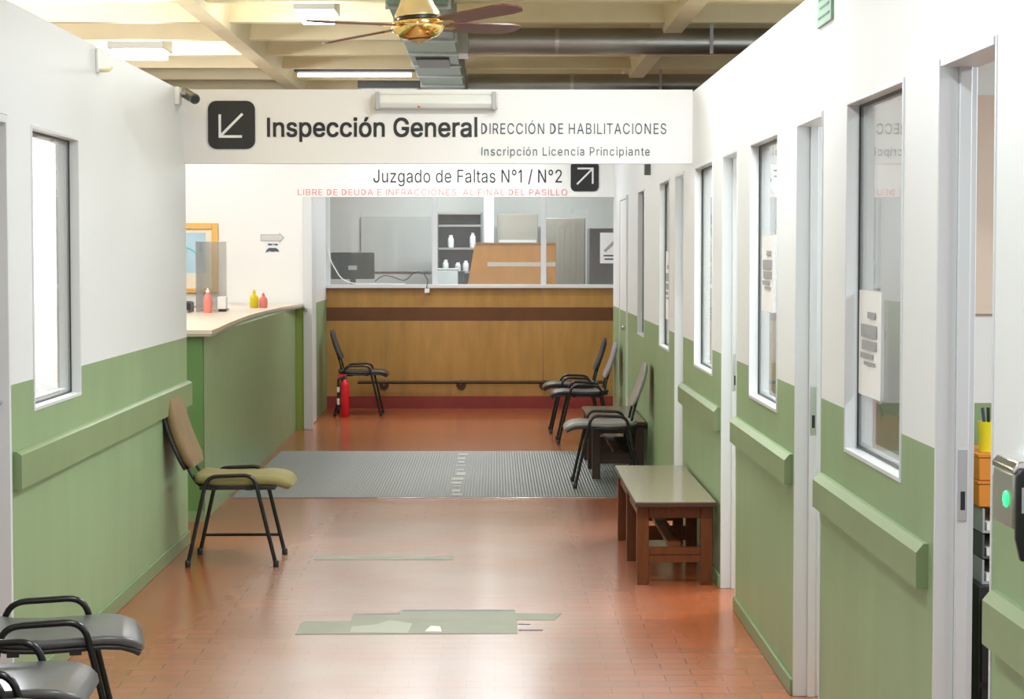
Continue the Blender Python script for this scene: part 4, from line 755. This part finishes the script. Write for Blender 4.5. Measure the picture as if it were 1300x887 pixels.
# ---------------------------------------------------------------- chairs
def chair(label, seat_m, back_m, style, group, far_stretcher=False):
    t = thing('stacking_chair', label, 'chair', (0, 0, 0), 0, group)
    lz = 0.455 if style == 'pad' else 0.478
    for s in (-1, 1):
        y = s*0.215
        pts = fillet([(-0.22, y, 0.012), (-0.122, y, lz), (0.112, y, lz+0.008), (0.22, y, 0.012)], 0.055, 6)
        f = obj('leg_frame', tube(bmesh.new(), pts, 0.0105, 10), M['tube_black'], t)
        for x in (-0.222, 0.222):
            obj('foot_cap', lathe(bmesh.new(), [(0.0125, 0), (0.0145, 0.004), (0.0145, 0.03), (0.0125, 0.034)], (x*0.992, y, 0), 12), M['dark'], f)
        # lugs joining the frame to the seat
        for xa in (-0.11, 0.07): obj('seat_bracket', B((xa, xa+0.035, min(y, y-s*0.05), max(y, y-s*0.05), 0.386, 0.400)), M['tube_black'], t)
    pad = style == 'pad'
    th = 0.024 if pad else 0.014
    zt = 0.457 if pad else 0.438
    prof = [(-0.195, 0.012, 0.14), (-0.185, 0.010, 0.175), (-0.165, 0.006, 0.192), (-0.10, -0.004, 0.199), (0.0, -0.008, 0.2), (0.10, -0.004, 0.2), (0.17, 0.0, 0.2), (0.22, -0.004, 0.198), (0.255, -0.016, 0.19), (0.275, -0.03, 0.172), (0.285, -0.042, 0.14)]
    sec = []
    for i, (x, dz, hw) in enumerate(prof):
        a, b = prof[max(i-1, 0)], prof[min(i+1, len(prof)-1)]
        d = Vector((b[0]-a[0], b[1]-a[1])).normalized()
        e = 0.6 if i in (0, len(prof)-1) else (0.88 if i in (1, len(prof)-2) else 1)
        sec.append((x, zt+dz-th, -d.y, d.x, hw, th*e))
    seat = obj('seat', loft_pad(bmesh.new(), sec), seat_m, t)
    if not pad:
        obj('seat_shell', loft_pad(bmesh.new(), [(x, z-0.021, nx, nz, hw*0.985, 0.0075) for x, z, nx, nz, hw, e in sec[1:-1]]), M['dark'], seat)
    if pad: obj('seat_pan', B((-0.165, 0.215, -0.19, 0.19, zt-0.072, zt-0.050)), M['dark'], seat, bevel=0.005)
    # backrest
    if pad: b0, b1 = (-0.205, 0.495), (-0.325, 0.83)
    else: b0, b1 = (-0.165, 0.545), (-0.262, 0.825)
    bp = []; n = 9; bt = 0.028 if pad else 0.012
    D = Vector((b1[0]-b0[0], b1[1]-b0[1])); dn = D.normalized()
    for i in range(n):
        u = i/(n-1)
        bow = -0.012*math.sin(math.pi*u)
        hw = 0.195*(1-0.30*max(0, (u-0.80)/0.2)**2.5 - 0.12*max(0, (0.15-u)/0.15)**2)
        e = 0.55 if i in (0, n-1) else 1
        bp.append((b0[0]+D.x*u+dn.y*bow, b0[1]+D.y*u-dn.x*bow, dn.y, -dn.x, hw, bt*e))
    back = obj('backrest', loft_pad(bmesh.new(), bp), back_m, t)
    if pad:
        shell = [(x-dn.y*0.034, z+dn.x*0.034, nx, nz, hw, 0.010) for x, z, nx, nz, hw, e in bp]
        obj('back_shell', loft_pad(bmesh.new(), shell), M['dark'], back)
    for s in (-1, 1):
        y = s*0.13
        q = b0[0]+D.x*0.35-dn.y*(bt+0.006), b0[1]+D.y*0.35+dn.x*(bt+0.006)
        q0 = b0[0]-D.x*0.03-dn.y*(bt*0.2), b0[1]-D.y*0.03
        pts = fillet([(-0.05, y, zt-2*th-0.022), (-0.15 if not pad else -0.165, y, zt-2*th-0.022), (q0[0]-0.012, y, q0[1]-0.02), (q[0], y, q[1])], 0.05, 5)
        obj('back_support', tube(bmesh.new(), pts, 0.0085, 8), M['tube_black'], t)
    if far_stretcher:
        obj('side_stretcher', tube(bmesh.new(), [(-0.20, 0.215, 0.105), (0.20, 0.215, 0.105)], 0.008, 8), M['tube_black'], t)
    return t
c1 = chair('olive padded chair leaning against the green left wall rail', M['olive'], M['olive_back'], 'pad', 'olive chair', True)
del c1['group']
c1.location = (-1.315, 10.41, 0)
G1 = 'black chairs along the left wall'
c2 = chair('black chair at left, farthest of the near row of three, whole seat visible', M['seat_black'], M['seat_black'], 'thin', G1)
c2.location = (-1.362, 6.19, 0); c2.rotation_euler.z = math.radians(11)
dup(c2, (-1.375, 5.47, 0), math.radians(4), 'black chair at left between the other two of the near row, half cut off', G1)
dup(c2, (-1.372, 4.985, 0), math.radians(3), 'black chair in the bottom left corner, only seat corner visible', G1)
G2 = 'black chairs at the right wall'
c5 = dup(c2, (0.755, 13.79, 0.004), math.pi, 'black chair with pale seat in front of the dark far bench', G2)
for ch_ in c5.children:
    if ch_.name.startswith('seat.') or ch_.name.startswith('backrest'):
        ch_.data = ch_.data.copy(); ch_.data.materials.clear(); ch_.data.materials.append(M['seat_pale'])
c6 = chair('black chair with grey backrest, nearer of the far right pair', M['seat_dim'], M['seat_grey'], 'thin', G2)
c6.location = (0.745, 16.98, 0); c6.rotation_euler.z = math.pi
c7 = chair('black chair with all black backrest, farther of the far right pair', M['seat_dim'], M['seat_fab'], 'thin', G2)
c7.location = (0.71, 17.98, 0); c7.rotation_euler.z = math.pi
c8 = dup(c7, (-1.32, 19.92, 0), 0, 'black chair beside the red fire extinguisher at the far left', 'black chair at far left')
del c8['group']
fe = thing('fire_extinguisher', 'red fire extinguisher standing on the floor by the far left chair', 'fire extinguisher', (-1.435, 19.58, 0))
obj('cylinder', lathe(bmesh.new(), [(0.036, 0), (0.042, 0.008), (0.042, 0.30), (0.038, 0.33), (0.02, 0.355), (0.016, 0.365)]), M['red'], fe)
obj('valve', lathe(bmesh.new(), [(0.018, 0.365), (0.018, 0.39), (0.012, 0.40)]), M['dark'], fe)
obj('handle', prism(bmesh.new(), [(-0.06, 0.385), (0.02, 0.40), (0.02, 0.41), (-0.07, 0.41)], 'y', -0.008, 0.008), M['red'], fe)
obj('hose', tube(bmesh.new(), fillet([(-0.015, 0, 0.38), (-0.06, -0.01, 0.37), (-0.062, -0.01, 0.08)], 0.04), 0.012, 8), M['dark'], fe)
obj('hose_label', lathe(bmesh.new(), [(0.0135, 0.12), (0.0135, 0.18)], (-0.062, -0.01, 0), 10), M['skin_lbl'], fe)
obj('hose_label', lathe(bmesh.new(), [(0.0135, 0.24), (0.0135, 0.29)], (-0.062, -0.01, 0), 10), M['skin_lbl'], fe)

# ---------------------------------------------------------------- ceiling fan, ducts, lamps
fan = thing('ceiling_fan', 'brass ceiling fan with four reddish wooden blades above the corridor', 'fan', (-0.33, 9.0, 2.50))
fan.rotation_euler = (0, -math.radians(4), 0)
obj('motor_housing', lathe(bmesh.new(), [(0.01, -0.006), (0.045, 0.0), (0.085, 0.012), (0.108, 0.034), (0.116, 0.055), (0.112, 0.078), (0.10, 0.085)], seg=36), M['brass'], fan)
obj('medallion', lathe(bmesh.new(), [(0.004, -0.022), (0.012, -0.018), (0.03, -0.009), (0.055, -0.0015)]), M['cream_gold'], fan)
obj('motor_gap', lathe(bmesh.new(), [(0.088, 0.085), (0.088, 0.10)]), M['dark'], fan)
obj('motor_cover', lathe(bmesh.new(), [(0.10, 0.10), (0.098, 0.115), (0.078, 0.15), (0.062, 0.19), (0.058, 0.26), (0.03, 0.29)], seg=32), M['cream_gold'], fan)
obj('down_rod', lathe(bmesh.new(), [(0.013, 0.28), (0.013, 0.66)]), M['brass'], fan)
obj('ceiling_canopy', lathe(bmesh.new(), [(0.03, 0.60), (0.06, 0.66), (0.065, 0.69)]), M['brass'], fan)
for a in (45, 135, 225, 315):
    bl = bmesh.new()
    pts = [(0.17, -0.045), (0.22, -0.058), (0.52, -0.066), (0.585, -0.055), (0.615, -0.025), (0.615, 0.025), (0.585, 0.055), (0.52, 0.066), (0.22, 0.058), (0.17, 0.045)]
    prism(bl, pts, 'z', -0.004, 0.004)
    o = obj('blade', bl, M['blade'], fan)
    mtx = Matrix.Rotation(math.radians(a), 4, 'Z') @ Matrix.Translation((0, 0, 0.062)) @ Matrix.Rotation(math.radians(-11), 4, 'X')
    o.matrix_local = mtx
    br = B((0.10, 0.22, -0.018, 0.018, -0.009, -0.0042))
    obj('blade_bracket', br, M['brass'], o)

dk = thing('air_duct', 'green grey rectangular air duct with banded joints under the ceiling', 'duct', (-0.42, 17, 2.98))
obj('duct_body', B((-0.19, 0.155, -5.4, 4.2, 0.0, 0.23)), M['duct'], dk, bevel=0.004)
for i in range(11):
    y = -5.2+i*0.92
    obj('flange', B((-0.205, 0.17, y, y+0.05, -0.012, 0.242)), M['galv'], dk)
obj('grille', B((-0.15, 0.09, -2.1, -1.45, -0.016, -0.002)), M['dark'], dk)
obj('side_outlet', B((0.156, 0.23, -2.3, -1.9, 0.01, 0.2)), M['galv'], dk)
def pipe(label, y, x0, x1, joints, rods):
    t = thing('round_duct', label, 'duct', (0, y, 3.10), 0, 'round metal ducts')
    obj('duct_tube', tube(bmesh.new(), [(x0, 0, 0), (x1, 0, 0)], 0.095, 24), M['galv'], t)
    for x in joints: obj('joint_ring', tube(bmesh.new(), [(x-0.015, 0, 0), (x+0.015, 0, 0)], 0.1, 24), M['steel'], t)
    for x in rods: obj('hanger_rod', B((x-0.012, x+0.012, -0.11, -0.098, -0.1, 0.5)), M['greyp'], t)
    del t['group']
    return t
pipe('nearer round metal duct crossing below the ceiling to the right', 14.9, -0.185, 4.0, (0.45, 2.4), (1.56,))
pipe('farther round metal duct crossing just above the header', 18.7, -0.24, 4.0, (0.7,), (1.5,))

def lum(label, x, y, z, sx, sy, rods=True):
    t = thing('ceiling_light', label, 'ceiling light', (x, y, z))
    obj('housing', B((-sx-0.03, sx+0.03, -sy-0.03, sy+0.03, 0.0, 0.10)), M['greyp'], t, bevel=0.005)
    obj('diffuser', B((-sx, sx, -sy, sy, -0.055, -0.001)), M['lamp'], t, bevel=0.01)
    if rods: obj('suspension', B((-0.008, 0.008, -0.008, 0.008, 0.10, 3.62-z)), M['steel'], t)
    return t
lum('bright square ceiling light above the left office, near the top left', -2.82, 16.42, 3.175, 0.19, 0.2)
lum('bright square ceiling light left of the ceiling fan', -1.2, 13.92, 3.185, 0.11, 0.2)
def strip(label, x0, x1, y, z):
    t = thing('fluorescent_light', label, 'ceiling light', ((x0+x1)/2, y, z))
    h = (x1-x0)/2
    obj('housing', B((-h, h, -0.045, 0.045, 0.026, 0.10)), M['greyd'], t, bevel=0.004)
    obj('tube', tube(bmesh.new(), [(-h+0.03, 0, 0), (h-0.03, 0, 0)], 0.018, 12), M['lamp'], t)
    obj('suspension', B((-0.006, 0.006, -0.006, 0.006, 0.10, 3.62-z)), M['steel'], t)
strip('longer fluorescent strip light under the ceiling beside the green duct', -1.80, -0.72, 18.55, 3.17)
strip('shorter fluorescent strip light just above the header', -1.32, -0.72, 19.9, 3.13)
bt = thing('emergency_light', 'pale horizontal batten light fixed along the top of the header', 'wall light', (-0.313, 10.998, 2.335))
obj('batten', prism(bmesh.new(), [(0, 0.0), (-0.05, 0.004), (-0.065, 0.03), (-0.05, 0.075), (0, 0.085)], 'x', -0.33, 0.33), M['acrylic_batten'], bt, bevel=0.006)
for x in (-0.31, 0.31): obj('end_clip', B((x-0.012, x+0.012, -0.07, 0.0, -0.004, 0.09)), M['greyp'], bt, bevel=0.004)
obj('indicator', lathe(bmesh.new(), [(0.008, 0), (0.006, 0.006)], (-0.09, -0.058, 0.008), 10), M['red'], bt)
cc = thing('security_camera', 'small grey bullet camera where the left wall meets the header', 'camera', (-1.655, 10.72, 2.37))
obj('wall_plate', B((-0.005, 0.02, -0.05, 0.05, -0.03, 0.06)), M['paper'], cc, bevel=0.004)
obj('arm', tube(bmesh.new(), [(0.015, 0, 0.03), (0.05, 0, 0.03)], 0.009, 8), M['greyp'], cc)
p0, p1 = Vector((0.015, 0.14, 0.045)), Vector((0.105, -0.06, -0.005))
obj('camera_body', tube(bmesh.new(), [p0, p1], 0.027, 16), M['greyd'], cc)
obj('lens', tube(bmesh.new(), [p1+(p1-p0)*0.001, p1+(p1-p0)*0.04], 0.018, 14), M['dark'], cc)
wf = thing('cable_box', 'small pale yellow fitting high on the white left wall', 'fitting', (XL, 8.6, 2.32))
obj('cover', B((0, 0.012, -0.025, 0.02, 0.0, 0.10)), M['white'], wf, bevel=0.004)
obj('bracket', tube(bmesh.new(), fillet([(0.01, 0.0, 0.01), (0.05, 0.0, 0.01), (0.05, 0.06, 0.025)], 0.02), 0.008, 8), mat('pale_yellow', (0.75, 0.70, 0.42), 0.5), wf)

# ---------------------------------------------------------------- right wall fittings
def on_right(p): return (p[1], -p[0], p[2])        # x -> -y (text reads left to right from the corridor)
es = thing('exit_sign', 'pale green rectangular sign high on the right wall', 'sign', (XR, 6.58, 2.30))
obj('sign_plate', B((-0.008, 0.0, -0.14, 0.14, 0.0, 0.16)), M['exit'], es, bevel=0.002)
obj('print', B((-0.0095, -0.008, -0.11, 0.11, 0.025, 0.032), (-0.0095, -0.008, -0.10, 0.08, 0.055, 0.062), (-0.0095, -0.008, -0.07, 0.10, 0.082, 0.10), (-0.0095, -0.008, -0.10, 0.05, 0.12, 0.128)), M['exit_dk'], es)
def notice(label, y, z, w, h, xx):
    t = thing('paper_notice', label, 'notice', (XR+xx, y, z))
    bm = bmesh.new(); n = 8
    cols = []
    for i in range(n+1):
        u = -w/2+w*i/n; c = 0.0015*math.sin(i*1.3)+0.002
        cols.append([bm.verts.new((-c, u, 0.0)), bm.verts.new((-c*0.4, u, h)), bm.verts.new((-c-0.001, u, 0.0)), bm.verts.new((-c*0.4-0.001, u, h))])
    for a, b in zip(cols, cols[1:]):
        bm.faces.new((a[0], b[0], b[1], a[1])); bm.faces.new((a[2], a[3], b[3], b[2]))
        bm.faces.new((a[0], a[2], b[2], b[0])); bm.faces.new((a[1], b[1], b[3], a[3]))
    bm.faces.new((cols[0][0], cols[0][1], cols[0][3], cols[0][2])); bm.faces.new((cols[-1][0], cols[-1][2], cols[-1][3], cols[-1][1]))
    bmesh.ops.recalc_face_normals(bm, faces=bm.faces)
    obj('sheet', bm, M['paper'], t)
    bx = []
    for k2, (a, b, c, d) in enumerate(((-0.3, 0.05, 0.74, 0.80), (-0.36, 0.34, 0.56, 0.68), (-0.36, 0.30, 0.44, 0.53), (-0.2, 0.36, 0.36, 0.41), (-0.3, 0.2, 0.30, 0.33))):
        bx.append((-0.0056, -0.0046, a*w, b*w, c*h, d*h))
    obj('print', B(*bx), M['grey_letter'], t)
    return t
notice('white printed sheet taped low in the nearest right window', 5.965, 1.15, 0.35, 0.31, 0.036)
notice('white printed sheet taped inside the second window from the right', 8.20, 1.335, 0.38, 0.305, 0.036)
notice('white printed sheets taped in the window beyond the header', 12.95, 1.15, 0.3, 0.43, 0.036)
tag(obj('wall_sensor', B((1.02, 1.06, 13.95, 14.02, 2.10, 2.22)), M['greyd'], bevel=0.004), 'small dark box high on the right wall below the header', 'sensor')
ct = thing('access_terminal', 'grey metal access reader with black bezel and green light at right edge', 'access reader', (1.011, 3.97, 0.97))
obj('housing', B((0.0, 0.049, 0.0, 0.16, 0.06, 0.17)), M['galv'], ct, bevel=0.004)
bm = prism(bmesh.new(), [(0.0-0.002, 0.17), (0.0-0.002, 0.18), (0.008, 0.192), (0.03, 0.196), (0.049, 0.196), (0.049, 0.17)], 'y', -0.002, 0.162)
obj('top_cap', bm, M['chrome'], ct, bevel=0.002)
bz = obj('bezel', prism(bmesh.new(), [(0.002, 0.045), (0.012, 0.0), (0.048, 0.0), (0.048, 0.18), (0.012, 0.18), (0.002, 0.168)], 'y', -0.02, -0.0025), M['dark'], ct, bevel=0.004)
obj('screen', B((0.012, 0.042, -0.0225, -0.0202, 0.095, 0.145)), mat('pale_screen', (0.62, 0.62, 0.64), 0.3), bz)
ld = obj('status_light', lathe(bmesh.new(), [(0.017, 0), (0.014, 0.004)], (0, 0, 0), 16), M['led'], ct)
ld.rotation_euler = (0, -math.pi/2, 0); ld.location = (-0.0005, 0.05, 0.115)

# things seen through the nearest door
dc = thing('desk_cabinet', 'black low cabinet seen through the nearest right doorway', 'cabinet', (1.62, 6.12, 0))
obj('body', B((-0.21, 0.25, -0.2, 0.22, 0.0, 0.60)), M['dark'], dc, bevel=0.004)
obj('drawer', B((-0.2, 0.24, -0.212, -0.201, 0.06, 0.30)), M['seat_fab'], dc)
obj('drawer', B((-0.2, 0.24, -0.212, -0.201, 0.32, 0.56)), M['seat_fab'], dc)
zz = 0.60
for i, (h, m, lb) in enumerate(((0.075, M['greyp'], 'bottom grey paper tray on the black cabinet'), (0.075, M['greyd'], 'dark paper tray in the middle of the stack on the black cabinet'), (0.075, M['greyp'], 'top grey paper tray, directly under the orange boxes'))):
    q = thing('paper_tray', lb, 'tray', (1.60, 6.12, zz), 0, 'paper trays on the black cabinet')
    obj('tray_body', B((-0.17, 0.17, -0.16, 0.16, 0.0, 0.006), (-0.17, -0.164, -0.16, 0.16, 0.006, h-0.004), (0.164, 0.17, -0.16, 0.16, 0.006, h-0.004), (-0.164, 0.164, 0.154, 0.16, 0.006, h-0.004)), m, q)
    obj('papers', B((-0.155, 0.155, -0.15, 0.14, 0.007, 0.03)), M['paper'], q)
    zz += h
for i, lb in enumerate(('lower orange box on the grey paper trays', 'upper orange box with the pen cup on it')):
    q = thing('card_box', lb, 'box', (1.58, 6.12, zz), 0, 'orange boxes on the trays')
    obj('body', B((-0.16, 0.16, -0.15, 0.15, 0.0, 0.068)), M['orange'], q, bevel=0.003)
    obj('lid', B((-0.163, 0.163, -0.153, 0.153, 0.069, 0.077)), M['orange'], q)
    zz += 0.078
pc = thing('pen_cup', 'yellow cup of pens on the orange boxes inside the nearest doorway', 'pen cup', (1.468, 6.05, zz))
obj('cup', lathe(bmesh.new(), [(0.03, 0), (0.034, 0.09), (0.030, 0.09), (0.027, 0.006)]), M['yellow'], pc)
for dx, dy, m in ((-0.012, 0.004, M['navy']), (0.008, -0.008, M['paper']), (0.0, 0.01, M['dark'])):
    obj('pen', tube(bmesh.new(), [(dx*0.4, dy*0.4, 0.01), (dx*1.6, dy*1.6, 0.13)], 0.005, 8), m, pc)
tag(obj('notice_board', B((1.42, 1.62, 6.385, 6.399, 1.38, 2.06)), M['beige']), 'beige board on the office wall through the nearest doorway', 'board')
